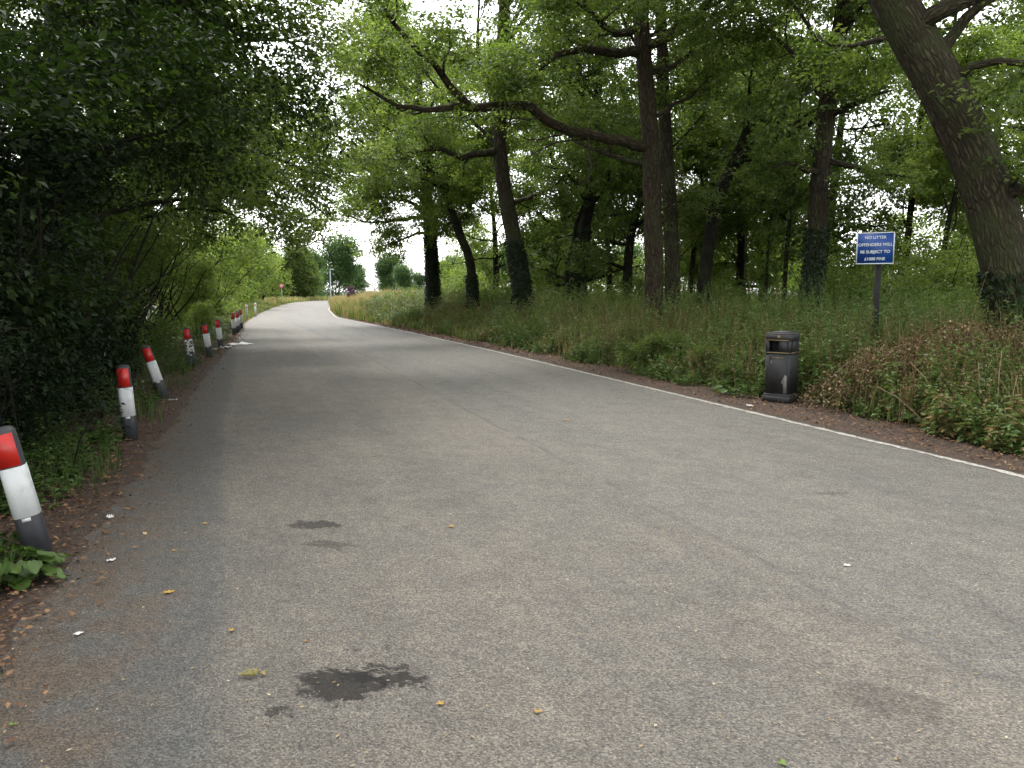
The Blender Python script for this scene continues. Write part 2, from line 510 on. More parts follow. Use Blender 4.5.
def strip(name, mat, ys, xl, xr, z, kind='structure', cols=1, uvfun=None):
    ys = np.asarray(ys, float)
    n = len(ys)
    k = cols + 1
    v = []
    for i in range(n):
        for j in range(k):
            t = j / cols
            v.append((xl[i] + (xr[i] - xl[i]) * t, ys[i], z))
    v = np.array(v)
    q = [(i * k + j, i * k + j + 1, (i + 1) * k + j + 1, (i + 1) * k + j) for i in range(n - 1) for j in range(cols)]
    mb = MB()
    mb.add(v, None, q)
    o = mb.obj(name, mat)
    if uvfun is not None:
        me = o.data
        uvl = me.uv_layers.new(name='UVMap')
        li = np.zeros(len(me.loops), np.int32)
        me.loops.foreach_get('vertex_index', li)
        uvv = uvfun(v)
        uvl.data.foreach_set('uv', uvv[li].astype(np.float32).ravel())
    return tag(o, kind=kind)


ys = np.concatenate([np.arange(-30, 2, 0.5), np.arange(2, 30, 0.08), np.arange(30, 60, 0.5), np.arange(60, 186, 2.0)])
rngE = np.random.default_rng(3)
jl = 0.10 * (n2(ys, ys * 0.3, 2.1, 1.0) - 0.5) + 0.025 * rngE.normal(0, 1, len(ys)) * (ys < 60) + 0.08 * (n2(ys, ys * 0.3, 9.0, 2.0) - 0.5)
strip('road', asphalt(), ys, XL(ys) + jl, XR(ys) + 0.09, 0.004, cols=6,
      uvfun=lambda v: np.stack([XR(v[:, 1]) - v[:, 0], v[:, 1]], 1))
strip('white_edge_line', line_mat(), ys, XR(ys) - 0.04 + 0.012 * rngE.normal(0, 1, len(ys)) * (ys < 40), XR(ys) + 0.035 + 0.012 * rngE.normal(0, 1, len(ys)) * (ys < 40), 0.009)
mb = MB()
mb.add([(-900, -200, 0), (900, -200, 0), (900, 1400, 0), (-900, 1400, 0)], None, [(0, 1, 2, 3)])
tag(mb.obj('ground', ground_mat()), kind='structure')
ysv = np.arange(-10, 62, 0.5)
M_SOIL = soil_mat()
strip('soil_verge', M_SOIL, ysv, XR(ysv) + 0.1, XR(ysv) + 1.1 + 0.6 * n2(ysv, ysv, 0.7, 4), 0.0035)
strip('soil_verge', M_SOIL, ysv, XL(ysv) - 1.3 - 0.6 * n2(ysv, ysv, 0.9, 2), XL(ysv) + 0.05, 0.002)

# ------------------------------------------------------------------ sky and light
w = bpy.data.worlds.new('World')
scene.world = w
w.use_nodes = True
nt = w.node_tree
nt.nodes.clear()
SUN_EL, SUN_AZ = R(58), R(-25)       # azimuth measured from +Y towards +X
sky = nt.nodes.new('ShaderNodeTexSky')
sky.sky_type = 'NISHITA'
sky.sun_disc = False
sky.sun_elevation = SUN_EL
sky.sun_rotation = SUN_AZ
sky.dust_density = 1.0
sky.air_density = 1.2
hs = nt.nodes.new('ShaderNodeHueSaturation')
hs.inputs['Saturation'].default_value = 0.12
nt.links.new(sky.outputs[0], hs.inputs['Color'])
bg = nt.nodes.new('ShaderNodeBackground')
bg.inputs[1].default_value = 0.15
nt.links.new(hs.outputs[0], bg.inputs[0])
wo = nt.nodes.new('ShaderNodeOutputWorld')
nt.links.new(bg.outputs[0], wo.inputs[0])
sl = bpy.data.lights.new('sun', 'SUN')
sl.energy = 1.2
sl.angle = R(25)
sl.color = (1.0, 0.97, 0.92)
so = bpy.data.objects.new('sun', sl)
COL.objects.link(so)
sd = Vector((math.sin(SUN_AZ) * math.cos(SUN_EL), math.cos(SUN_AZ) * math.cos(SUN_EL), math.sin(SUN_EL)))
so.rotation_euler = sd.to_track_quat('Z', 'Y').to_euler()
so.location = (0, 0, 60)

cd = bpy.data.cameras.new('camera')
cam = bpy.data.objects.new('camera', cd)
COL.objects.link(cam)
cam.location = (0, 0, CAM_H)
cam.rotation_euler = (math.pi / 2 - PITCH, 0, 0)
cd.sensor_width = 36
cd.lens = 36 * F_PX / 1024
cd.clip_start = 0.05
cd.clip_end = 3000
scene.camera = cam


# ------------------------------------------------------------------ trees
def wander(rng, p, d, L, nseg, wig, trop):
    pts = [np.array(p, float)]
    d = norm(d)
    for i in range(nseg):
        d = norm(d + rng.normal(0, wig, 3) + np.asarray(trop))
        pts.append(pts[-1] + d * L / nseg)
    return np.array(pts)


def resample(pts, step):
    pts = np.asarray(pts, float)
    # Catmull-Rom through the given points
    P = np.concatenate([[2 * pts[0] - pts[1]], pts, [2 * pts[-1] - pts[-2]]])
    out, tt = [], []
    for i in range(1, len(P) - 2):
        L = np.linalg.norm(P[i + 1] - P[i])
        k = max(1, int(L / step))
        for j in range(k):
            t = j / k
            out.append(0.5 * ((2 * P[i]) + (-P[i - 1] + P[i + 1]) * t + (2 * P[i - 1] - 5 * P[i] + 4 * P[i + 1] - P[i + 2]) * t * t
                              + (-P[i - 1] + 3 * P[i] - 3 * P[i + 1] + P[i + 2]) * t ** 3))
    out.append(P[-2])
    return np.array(out)


def perp(rng, d):
    r = rng.normal(0, 1, 3)
    r = r - d * np.dot(r, d)
    return r / (np.linalg.norm(r) + 1e-9)


def sub_branches(rng, path, r0, mb, tips, level, maxlevel, Lchild, dens, trop, flat, start=0.2):
    """grow child branches off a path; the last level and every tip record spray positions"""
    n = len(path)
    seg = np.linalg.norm(np.diff(path, axis=0), axis=1)
    Ltot = seg.sum()
    k = max(2, int(Ltot * dens))
    ts = start + (1 - start) * (np.arange(k) + rng.random(k)) / k
    for t in ts:
        x = t * (n - 1)
        i = min(int(x), n - 2)
        p = path[i] + (path[i + 1] - path[i]) * (x - i)
        tg = norm(path[i + 1] - path[i])
        side = perp(rng, tg)
        side = norm(side * np.array([1, 1, flat]))
        ang = rng.uniform(0.6, 1.15)
        d = norm(tg * math.cos(ang) + side * math.sin(ang))
        L = Lchild * rng.uniform(0.6, 1.2) * (1.15 - 0.6 * t)
        rr = r0 * (1 - 0.75 * t) * rng.uniform(0.35, 0.55)
        rr = max(rr, 0.008)
        ch = wander(rng, p, d, L, 5 if level < maxlevel else 3, 0.22, trop)
        mb.tube(ch, np.linspace(rr, max(0.004, rr * 0.3), len(ch)), 6 if level == 1 else 4, cap=False)
        if level < maxlevel:
            sub_branches(rng, ch, rr, mb, tips, level + 1, maxlevel, Lchild * 0.48, dens * 1.7, trop, flat, 0.15)
        else:
            for j in range(1, len(ch)):
                tips.append((ch[j], norm(ch[j] - ch[j - 1])))
    tips.append((path[-1], norm(path[-1] - path[-2])))


def crown_leaves(rng, mb, tips, per, size, leafL, leafW, tone_c=0.5, tone_s=0.2, hang=0.25, keep=None, thick=0.22, mult=1, jit=0.42):
    P = np.array([t[0] for t in tips])
    D = np.array([t[1] for t in tips])
    if mult > 1:
        m0 = len(P)
        P = np.repeat(P, mult, 0)
        D = np.repeat(D, mult, 0)
        j = rng.normal(0, 1, P.shape) * np.array([jit, jit, jit * 0.6])
        j[::mult] = 0
        P = P + j
        D = norm(D + rng.normal(0, 0.5, D.shape))
    if keep is not None:
        k = keep(P)
        P, D = P[k], D[k]
    M = len(P)
    if M == 0:
        return 0
    D = norm(D * np.array([1, 1, 0.5]) + rng.normal(0, 0.25, (M, 3)))
    S = norm(np.cross(D, np.array([0, 0, 1.0])) + rng.normal(0, 0.15, (M, 3)))
    Up = np.cross(S, D)
    sp_tone = tone_c + rng.normal(0, tone_s * 1.15, M)
    a = rng.uniform(-0.25, 1.0, (M, per))
    b = rng.normal(0, 0.42, (M, per)) * (1.1 - 0.5 * a)
    c = rng.normal(0, thick, (M, per)) - hang * (a * a + b * b) * 0.5
    sz = size * rng.uniform(0.7, 1.25, (M, 1))
    pos = P[:, None, :] + D[:, None, :] * (a * sz)[..., None] + S[:, None, :] * (b * sz)[..., None] + Up[:, None, :] * (c * sz)[..., None]
    ld = D[:, None, :] * 0.7 + S[:, None, :] * np.sign(b)[..., None] * 0.8 + rng.normal(0, 0.45, (M, per, 3)) - np.array([0, 0, hang])
    nr = np.array([0, 0, 1.0]) + rng.normal(0, 0.5, (M, per, 3))
    tn = np.clip(sp_tone[:, None] + rng.normal(0, tone_s, (M, per)), 0, 1)
    N = M * per
    L = leafL * rng.uniform(0.65, 1.25, N)
    mb.leaves(pos.reshape(-1, 3), ld.reshape(-1, 3), nr.reshape(-1, 3), L, L * (leafW / leafL) * rng.uniform(0.8, 1.15, N), tn.ravel())
    return N


def slot_keep(rng, zmin=2.0, extra=None):
    """leave the road's own gap in the canopy open, and trim what hangs too low"""
    def f(P):
        x, y, z = P[:, 0], P[:, 1], P[:, 2]
        gap = np.abs(x + 0.211 * y) < (0.03 + 0.004 * y) * rng.uniform(0.0, 1.8, len(P))
        k = ~(gap & (y > 6)) & (z > zmin)
        over = (x > XL(y) - 0.3) & (x < XR(y) + 0.5)
        k &= ~(over & (z < 2.6))
        if extra is not None:
            k &= extra(P)
        return k
    return f


def ivy_on(rng, mb, path, rad, n, h0, h1, leaf=0.075, tone=0.45, out=0.06):
    """ivy leaves clothing a stem between heights h0 and h1"""
    seg = len(path) - 1
    z = path[:, 2]
    zz = h0 + (h1 - h0) * rng.random(n) ** 1.15
    i = np.clip(np.searchsorted(z, zz) - 1, 0, seg - 1)
    t = np.clip((zz - z[i]) / (z[i + 1] - z[i] + 1e-6), 0, 1)
    c = path[i] + (path[i + 1] - path[i]) * t[:, None]
    r = rad[i] + (rad[i + 1] - rad[i]) * t
    th = rng.uniform(0, 2 * np.pi, n)
    lump = 1 + 0.5 * np.sin(th * 2 + zz * 2.1) * np.sin(zz * 3.3 + th)
    o = np.stack([np.cos(th), np.sin(th), np.zeros(n)], 1)
    pos = c + o * (r + out * lump * rng.random(n))[:, None]
    d = np.array([0, 0, -0.9]) + o * 0.35 + rng.normal(0, 0.4, (n, 3))
    nr = o + np.array([0, 0, 0.35]) + rng.normal(0, 0.35, (n, 3))
    L = leaf * rng.uniform(0.6, 1.3, n)
    mb.leaves(pos, d, nr, L, L * 0.95, np.clip(tone + rng.normal(0, 0.25, n), 0, 1), 0.1)


def make_tree(seed, name, label, trunk, r0, r1, limbs=(), auto=8, auto_t=(0.4, 1.0), auto_len=5.0, leaf=M_OAK, leafL=0.1, per=24,
              spray=0.5, dens=1.1, bark=M_BARK, ivy=0.0, ivy_n=0, group=None, keep=None, up=0.05, cat='tree', tone=0.5, sides=14, flare=1.5,
              azim=None, lift=0.25, rough=0.06, maxlevel=2, thick=0.12, sub=2.2, loose=1.0, mult=4, jit=0.42):
    rng = np.random.default_rng(seed)
    tr = resample(trunk, 0.35)
    base = tr[0].copy()
    base[2] = 0
    t = np.linspace(0, 1, len(tr))
    rad = r0 + (r1 - r0) * t ** 0.9
    h = tr[:, 2] - tr[0, 2]
    rad = rad * (1 + (flare - 1) * np.exp(-h / 0.45))
    mb = MB()
    mb.tube(tr, rad, sides, True, rough, rng)
    root = thing(name, label, cat, base, 0, group)
    tips = []
    bm = mb
    allimbs = []
    for pts, a, b in limbs:
        path = resample(pts, 0.3)
        path = path + np.concatenate([[np.zeros(3)], rng.normal(0, 0.03, (len(path) - 1, 3))])
        rr = np.linspace(a, b, len(path))
        mb.tube(path, rr, 9, True, 0.06, rng)
        allimbs.append((path, a))
    for i in range(auto):
        tt = auto_t[0] + (auto_t[1] - auto_t[0]) * (i + rng.random()) / auto
        k = min(int(tt * (len(tr) - 1)), len(tr) - 2)
        az = rng.uniform(0, 2 * math.pi) if azim is None else R(rng.uniform(*azim))
        el = rng.uniform(lift - 0.25, lift + 0.45) + 0.5 * tt
        d = np.array([math.sin(az) * math.cos(el), math.cos(az) * math.cos(el), math.sin(el)])
        L = auto_len * rng.uniform(0.7, 1.2) * (1.15 - 0.45 * tt)
        path = wander(rng, tr[k], d, L, 9, 0.17, (0, 0, up))
        ra = rad[k] * rng.uniform(0.3, 0.5)
        mb.tube(path, np.linspace(ra, max(0.012, ra * 0.2), len(path)), 8, False, 0.05, rng)
        allimbs.append((path, ra))
    for path, a in allimbs:
        Lp = np.linalg.norm(np.diff(path, axis=0), axis=1).sum()
        sub_branches(rng, path, a, bm, tips, 1, maxlevel, min(sub, 0.5 * Lp) * loose, dens, (0, 0, 0.03), 0.45)
    mb.obj('trunk', bark, root, True, base)
    cm = MB()
    n = crown_leaves(rng, cm, tips, per + 14, spray * 0.92, leafL, leafL * 0.58, tone, 0.17, keep=keep, thick=thick, mult=mult, jit=jit)
    if n:
        cm.obj('crown', leaf, root, False, base)
    if ivy > 0:
        im = MB()
        ivy_on(rng, im, tr, rad, ivy_n, 0.05, ivy)
        im.obj('ivy', M_IVY, root, False, base)
    STATS.append((name, len(tips), n))
    return root


STATS = []
rk = np.random.default_rng(11)
KEEP_R = slot_keep(rk, 2.2)
KEEP_L = slot_keep(rk, 1.2, lambda P: (P[:, 2] < 5.0) | (np.sin(P[:, 0] * 1.9 + 1.3 * np.sin(P[:, 2] * 1.1)) + np.sin(P[:, 1] * 1.6 + P[:, 2] * 1.2) < rk.uniform(-0.1, 1.5, len(P))))

OAKG = 'oaks lining the right verge'


def up_to(p, q, h, k=1):
    """continue a trunk from the last traced point q (after p) up to height h"""
    d = norm(np.asarray(q) - np.asarray(p))
    d = norm(d + np.array([0, 0, 0.6]))
    return [np.asarray(q) + d * (h - q[2]) / max(d[2], 0.2) * f for f in ([0.5, 1.0] if k else [1.0])]


def trunk_from(pts, top):
    P = [at(*p) for p in pts]
    b = P[0].copy()
    dx = (P[0] - P[1]) / max(1e-3, (P[1][2] - P[0][2])) * b[2]
    b = b + dx * 0.5
    b[2] = -0.05
    return [b] + P + up_to(P[-2], P[-1], top)


# main oak with the long snaking limb over the road
D = 22
make_tree(5, 'oak_tree', 'tall reddish-barked oak whose long snaking limb reaches out over the road', trunk_from([(654, 300, D), (653, 220, D), (651, 150, D), (645, 70, D), (640, 0, D)], 15),
          0.26, 0.17, [
    ([at(648, 148, D), at(620, 140, 21.6), at(598, 136, 21.2), at(570, 130, 20.8), at(545, 118, 20.4), at(528, 106, 20.1), at(500, 107, 19.8), at(470, 108, 19.4)], 0.14, 0.10),
    ([at(470, 108, 19.4), at(452, 88, 19.1), at(432, 62, 18.8), at(408, 38, 18.4), at(385, 12, 18), at(365, -20, 17.6)], 0.10, 0.03),
    ([at(470, 108, 19.4), at(440, 108, 19), at(412, 108, 18.7), at(385, 98, 18.4), at(355, 85, 18)], 0.09, 0.025),
    ([at(640, 52, D), at(612, 54, 21.5), at(585, 50, 21), at(562, 54, 20.6), at(545, 62, 20.3), at(530, 84, 20), at(515, 90, 19.7)], 0.14, 0.035),
    ([at(642, 30, D), at(615, 32, 21), at(590, 12, 20), at(560, -10, 19.5)], 0.12, 0.03),
    ([at(645, 45, D), at(668, 38, 21.5), at(690, 22, 21), at(712, -2, 20.4), at(735, -40, 20)], 0.14, 0.04),
    ([at(648, 75, D), at(680, 62, 22.8), at(700, 40, 23.4), at(740, 30, 24)], 0.09, 0.02),
    ([at(650, 118, D), at(690, 96, 23), at(720, 70, 23.6)], 0.07, 0.02),
], auto=9, auto_t=(0.55, 1.0), auto_len=6, bark=M_BARK_RED, group=OAKG, keep=slot_keep(rk, 2.2, lambda P: (P[:, 2] > 5.75 + 0.25 * np.sin(P[:, 0] * 2.3)) | (P[:, 1] > 22.6)), ivy=0.0, per=24, dens=1.2, spray=0.5, leafL=0.105, mult=4, jit=0.36)

# trunk close behind it
D = 25
make_tree(6, 'oak_tree', 'slimmer oak standing tight behind the reddish oak with the snaking limb', trunk_from([(673, 298, D), (671, 230, D), (668, 170, D), (664, 110, D), (662, 50, D)], 14),
          0.25, 0.12, [], auto=9, auto_t=(0.35, 1.0), auto_len=5, bark=M_BARK, group=OAKG, keep=KEEP_R, per=24)

# tall oak with ivied foot left of it
D = 30
make_tree(7, 'oak_tree', 'tall straight oak with pale ivy-speckled foot left of the reddish oak', trunk_from([(524, 308, D), (518, 262, D), (510, 220, D), (503, 180, D), (499, 140, D), (499, 90, D), (503, 30, D)], 16),
          0.34, 0.14, [
    ([at(499, 150, D), at(480, 153, 29.5), at(462, 158, 29), at(440, 150, 28.6), at(418, 151, 28.2), at(400, 160, 28)], 0.15, 0.03),
    ([at(440, 150, 28.6), at(425, 140, 28.4), at(420, 128, 28)], 0.06, 0.02),
    ([at(515, 202, D), at(530, 196, 29.5), at(548, 190, 29), at(562, 178, 28.7), at(570, 168, 28.4), at(582, 160, 28)], 0.09, 0.02),
    ([at(499, 95, D), at(520, 80, 29), at(545, 70, 28.4)], 0.09, 0.02),
], auto=10, auto_t=(0.4, 1.0), auto_len=6, group=OAKG, keep=KEEP_R, ivy=3.4, ivy_n=6500, leaf=M_OAK)

# crooked leaning oak with twisted arms
D = 35
make_tree(8, 'oak_tree', 'slender crooked oak leaning left with twisted bare arms at its top', trunk_from([(473, 304, D), (470, 262, D), (460, 235, D), (449, 205, D), (441, 185, D), (432, 170, D)], 10),
          0.24, 0.1, [
    ([at(446, 195, D), at(448, 180, 34.5), at(451, 165, 34), at(450, 145, 33.6)], 0.10, 0.03),
    ([at(438, 178, D), at(425, 170, 34.5), at(408, 168, 34), at(398, 175, 33.6)], 0.10, 0.025),
    ([at(443, 190, D), at(428, 180, 34.6), at(418, 178, 34.3), at(412, 186, 34)], 0.06, 0.02),
    ([at(452, 212, D), at(444, 204, 34.6), at(440, 212, 34.3), at(430, 216, 34)], 0.05, 0.015),
    ([at(432, 170, D), at(420, 158, 34.6), at(415, 145, 34), at(400, 130, 33)], 0.09, 0.02),
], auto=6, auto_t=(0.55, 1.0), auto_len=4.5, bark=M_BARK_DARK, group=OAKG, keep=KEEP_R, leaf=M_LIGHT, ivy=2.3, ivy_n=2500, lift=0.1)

# ivied stump-like oak at the far end
D = 40
make_tree(9, 'oak_tree', 'dark ivy-sleeved oak at the far end of the row with low pale foliage', trunk_from([(433, 304, D), (432, 265, D), (430, 235, D), (428, 205, D), (424, 160, D)], 13),
          0.36, 0.12, [
    ([at(430, 222, D), at(415, 205, 39), at(398, 200, 38.4), at(375, 195, 38)], 0.13, 0.025),
    ([at(431, 240, D), at(442, 232, 39.5), at(452, 220, 39)], 0.1, 0.02),
    ([at(428, 205, D), at(405, 180, 39), at(380, 165, 38.4), at(350, 170, 38)], 0.13, 0.025),
    ([at(430, 215, D), at(400, 220, 39.4), at(370, 222, 39), at(345, 215, 38.7)], 0.12, 0.02),
    ([at(430, 230, D), at(405, 238, 39.5), at(385, 245, 39.2)], 0.09, 0.02),
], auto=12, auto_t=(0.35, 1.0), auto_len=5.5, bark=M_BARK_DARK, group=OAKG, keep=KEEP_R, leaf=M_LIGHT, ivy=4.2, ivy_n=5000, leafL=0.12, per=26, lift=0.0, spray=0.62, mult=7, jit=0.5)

# dark twin stem
D = 32
make_tree(10, 'oak_tree', 'dark ivy-covered twin-stemmed oak between the ivy-footed oak and the reddish oak', trunk_from([(577, 312, D), (579, 270, D), (583, 235, D), (590, 195, D), (594, 150, D)], 12),
          0.33, 0.12, [
    ([at(568, 322, D), at(566, 290, 31.7), at(569, 262, 31.6), at(574, 238, 31.6), at(584, 205, 31.2)], 0.13, 0.06),
    ([at(588, 205, D), at(575, 180, 31.5), at(560, 170, 31), at(545, 165, 30.5)], 0.13, 0.03),
    ([at(590, 190, D), at(605, 165, 31), at(615, 150, 30.5)], 0.1, 0.03),
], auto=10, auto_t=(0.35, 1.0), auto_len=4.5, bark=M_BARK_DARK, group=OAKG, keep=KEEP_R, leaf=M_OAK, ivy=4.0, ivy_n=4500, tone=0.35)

# dark leaning tree
D = 26
make_tree(11, 'oak_tree', 'black-trunked oak leaning right with a forked crown right of the reddish oak', trunk_from([(703, 292, D), (706, 262, D), (712, 225, D), (721, 190, D), (734, 165, D), (756, 148, D)], 9),
          0.22, 0.13, [
    ([at(732, 166, D), at(748, 152, 25.6), at(772, 143, 25), at(800, 128, 24.5), at(825, 116, 24), at(850, 110, 23.6)], 0.16, 0.04),
    ([at(728, 172, D), at(742, 140, 26), at(748, 105, 26), at(752, 70, 26)], 0.14, 0.04),
    ([at(740, 160, D), at(765, 158, 25.5), at(795, 150, 25)], 0.09, 0.02),
    ([at(715, 210, D), at(690, 205, 25.6), at(675, 200, 25.2)], 0.07, 0.02),
    ([at(745, 150, D), at(775, 125, 25.6), at(790, 95, 25.2), at(800, 60, 25)], 0.12, 0.03),
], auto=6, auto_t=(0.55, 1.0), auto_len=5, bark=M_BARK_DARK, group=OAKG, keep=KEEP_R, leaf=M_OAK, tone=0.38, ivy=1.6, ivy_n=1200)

# straight trunk left of sign
D = 21
make_tree(12, 'oak_tree', 'straight oak with ivy round its widened foot between the bin and the blue sign', trunk_from([(812, 298, D), (815, 265, D), (818, 220, D), (821, 170, D), (826, 120, D), (832, 70, D), (842, 20, D)], 13),
          0.27, 0.15, [
    ([at(836, 55, D), at(828, 75, 20.6), at(805, 95, 20), at(780, 110, 19.5)], 0.09, 0.02),
    ([at(823, 160, D), at(850, 165, 20.5), at(885, 172, 20), at(915, 180, 19.6)], 0.09, 0.02),
    ([at(826, 118, D), at(860, 100, 20.4), at(890, 92, 20)], 0.10, 0.025),
    ([at(822, 175, D), at(795, 165, 20.6), at(765, 168, 20.2)], 0.08, 0.02),
    ([at(838, 40, D), at(860, 10, 20.5), at(885, -15, 20)], 0.1, 0.03),
], auto=8, auto_t=(0.45, 1.0), auto_len=5, group=OAKG, keep=KEEP_R, ivy=3.2, ivy_n=3600, flare=1.3)

# big leaning trunk at the right
D = 12.5
bigP = [(1018, 318, D), (1006, 262, D), (991, 205, D), (971, 150, D), (948, 100, D), (922, 52, D), (897, 8, D), (880, -30, D)]
make_tree(13, 'oak_tree', 'massive ridged oak leaning left over the blue sign', trunk_from(bigP, 9.5),
          0.385, 0.25, [
    ([at(946, 92, D), at(968, 70, 12.2), at(1000, 62, 12), at(1040, 66, 11.6), at(1090, 75, 11.2)], 0.07, 0.015),
    ([at(1000, 205, D), at(1014, 190, 12.2), at(1030, 186, 12), at(1062, 180, 11.8)], 0.12, 0.05),
    ([at(930, 62, D), at(965, 20, 12.6), at(1000, -10, 12.6), at(1050, -40, 12.6)], 0.10, 0.03),
    ([at(905, 22, D), at(880, 40, 13.2), at(850, 45, 13.8), at(815, 40, 14.4)], 0.06, 0.015),
    ([at(885, -20, D), at(850, -60, 12), at(800, -100, 11.6), at(740, -120, 11.4)], 0.16, 0.05),
    ([at(885, -20, D), at(900, -90, 13.5), at(930, -150, 14.5)], 0.16, 0.05),
], auto=8, auto_t=(0.6, 1.0), auto_len=4.5, bark=M_BARK_BIG, group=OAKG, keep=slot_keep(rk, 3.2), ivy=1.9, ivy_n=2200, sides=28, flare=1.35, rough=0.035, leafL=0.095, per=22, mult=3, jit=0.35)

# thin young trunks in the gap
for i, (pts, lab, r) in enumerate([
    ([(784, 296, 30), (786, 262, 30), (789, 225, 30), (793, 190, 30)], 'thin dark young tree in the light gap left of the ivy-footed straight oak', 0.10),
    ([(766, 292, 34), (768, 250, 34), (772, 205, 34), (775, 160, 34)], 'thinnest pale young tree in front of the far white rail', 0.075),
    ([(940, 282, 27), (944, 250, 27), (950, 215, 27), (958, 185, 27)], 'thin forked young tree right of the blue sign', 0.11),
    ([(905, 290, 29), (907, 250, 29), (911, 205, 29), (916, 165, 29)], 'young tree straight behind the blue sign', 0.15),
    ([(745, 270, 48), (746, 230, 48), (744, 190, 48)], 'far slender trunk seen beyond the light gap', 0.12),
    ([(610, 290, 42), (608, 250, 42), (604, 200, 42)], 'far trunk seen between the twin-stemmed and reddish oaks', 0.18),
    ([(690, 290, 40), (694, 250, 40), (699, 210, 40)], 'far trunk half hidden behind the black leaning oak', 0.15),
]):
    make_tree(30 + i, 'young_tree', lab, trunk_from(pts, 9), r, r * 0.4, [], auto=7, auto_t=(0.35, 1.0), auto_len=3.0, bark=M_BARK_DARK if i != 1 else M_BARK,
              keep=KEEP_R, leaf=M_LIGHT if i in (2, 3) else M_OAK, per=18, sides=8, group='young trees among the oaks', leafL=0.11, maxlevel=2)

# ------------------------------------------------------------------ left side trees
LG = 'dark trees overhanging the left edge'
make_tree(50, 'roadside_tree', 'nearest left tree, an ivy-choked trunk with foliage coloured dark for shade', [(-5.9, 8.2, -0.05), (-5.8, 8.2, 2.5), (-5.5, 8.4, 5), (-5.4, 8.6, 8), (-5.6, 8.8, 12)],
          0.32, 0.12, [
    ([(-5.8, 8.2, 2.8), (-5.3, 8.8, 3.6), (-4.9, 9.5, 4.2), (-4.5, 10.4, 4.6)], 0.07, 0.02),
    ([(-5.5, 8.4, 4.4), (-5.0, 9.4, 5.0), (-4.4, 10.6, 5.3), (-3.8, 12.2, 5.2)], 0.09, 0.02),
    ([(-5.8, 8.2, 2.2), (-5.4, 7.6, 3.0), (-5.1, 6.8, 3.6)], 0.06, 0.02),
], auto=15, auto_t=(0.15, 1.0), auto_len=4.4, leaf=M_SHADED, bark=M_BARK_DARK, group=LG, keep=KEEP_L, ivy=7.0, ivy_n=9000, leafL=0.085, per=30, tone=0.4, lift=0.1)
make_tree(51, 'roadside_tree', 'second left tree reaching long low boughs across the road', [(-7.9, 14, -0.05), (-7.8, 14, 3), (-7.5, 14.2, 6), (-7.6, 14.4, 9), (-7.4, 14.5, 13)],
          0.34, 0.13, [
    ([(-7.8, 14, 3.2), (-7.0, 14.8, 3.9), (-6.0, 15.6, 4.3), (-5.0, 16.4, 4.3), (-4.2, 17.3, 4.0)], 0.11, 0.02),
    ([(-7.6, 14, 4.6), (-6.7, 14.4, 5.4), (-5.6, 14.9, 5.9), (-4.4, 15.4, 6.1), (-3.6, 15.9, 6.0)], 0.11, 0.02),
    ([(-7.5, 14.2, 6), (-6.4, 14, 7), (-5, 13.8, 7.6), (-3.7, 13.6, 7.6)], 0.1, 0.02),
    ([(-7.8, 14, 2.6), (-7.2, 15.4, 3.1), (-6.6, 16.8, 3.4), (-6.2, 18, 3.3)], 0.08, 0.02),
], auto=12, auto_t=(0.2, 1.0), auto_len=5, leaf=M_OAK, bark=M_BARK_DARK, group=LG, keep=KEEP_L, ivy=5.0, ivy_n=5000, leafL=0.09, per=28, tone=0.52, lift=0.1, mult=6, jit=0.45)
make_tree(52, 'roadside_tree', 'third left tree whose drooping bough tips hang lowest over the road', [(-10.3, 20, -0.05), (-10.1, 20, 3), (-9.8, 20.2, 6), (-9.6, 20.4, 9), (-9.5, 20.5, 13)],
          0.36, 0.13, [
    ([(-10.1, 20, 3.4), (-9, 20.4, 4.3), (-7.8, 20.8, 4.8), (-6.6, 21.2, 4.7), (-5.6, 21.6, 4.2), (-4.9, 22, 3.6)], 0.12, 0.02),
    ([(-9.9, 20.2, 5.2), (-8.6, 20.6, 6.2), (-7.2, 21, 6.6), (-5.8, 21.4, 6.5), (-4.9, 21.8, 6.2)], 0.12, 0.02),
    ([(-10.1, 20, 2.8), (-9.2, 21.2, 3.5), (-8.4, 22.4, 3.8), (-7.6, 23.6, 3.6)], 0.09, 0.02),
    ([(-9.9, 20.2, 4.4), (-8.2, 22, 5.4), (-6.8, 23.6, 5.7), (-5.6, 25, 5.3), (-5.1, 25.8, 4.8)], 0.11, 0.02),
    ([(-9.8, 20.2, 6.5), (-8.4, 19.6, 7.6), (-6.8, 19.2, 8.2), (-5.6, 18.9, 8.2)], 0.1, 0.02),
], auto=12, auto_t=(0.25, 1.0), auto_len=5, leaf=M_OAK, bark=M_BARK_DARK, group=LG, keep=KEEP_L, leafL=0.1, per=26, tone=0.58, lift=0.1, mult=6, jit=0.45)
make_tree(53, 'roadside_tree', 'fourth left tree, feathery mid-green, beyond the last near bollard', [(-12.6, 27, -0.05), (-12.4, 27, 3), (-12.2, 27.2, 6), (-12, 27.4, 12)],
          0.32, 0.12, [
    ([(-12.4, 27, 3.0), (-11.2, 27.6, 4.2), (-9.8, 28.2, 4.8), (-8.4, 28.8, 4.7), (-7.6, 29.2, 4.3)], 0.11, 0.02),
    ([(-12.2, 27.2, 5), (-10.8, 27.2, 6.4), (-9.2, 27.2, 7.2), (-7.8, 27.2, 7.4)], 0.11, 0.02),
], auto=14, auto_t=(0.12, 1.0), auto_len=4.6, leaf=M_OAK, bark=M_BARK_DARK, group=LG, keep=KEEP_L, leafL=0.11, per=24, tone=0.6, lift=0.05, mult=6, jit=0.45)
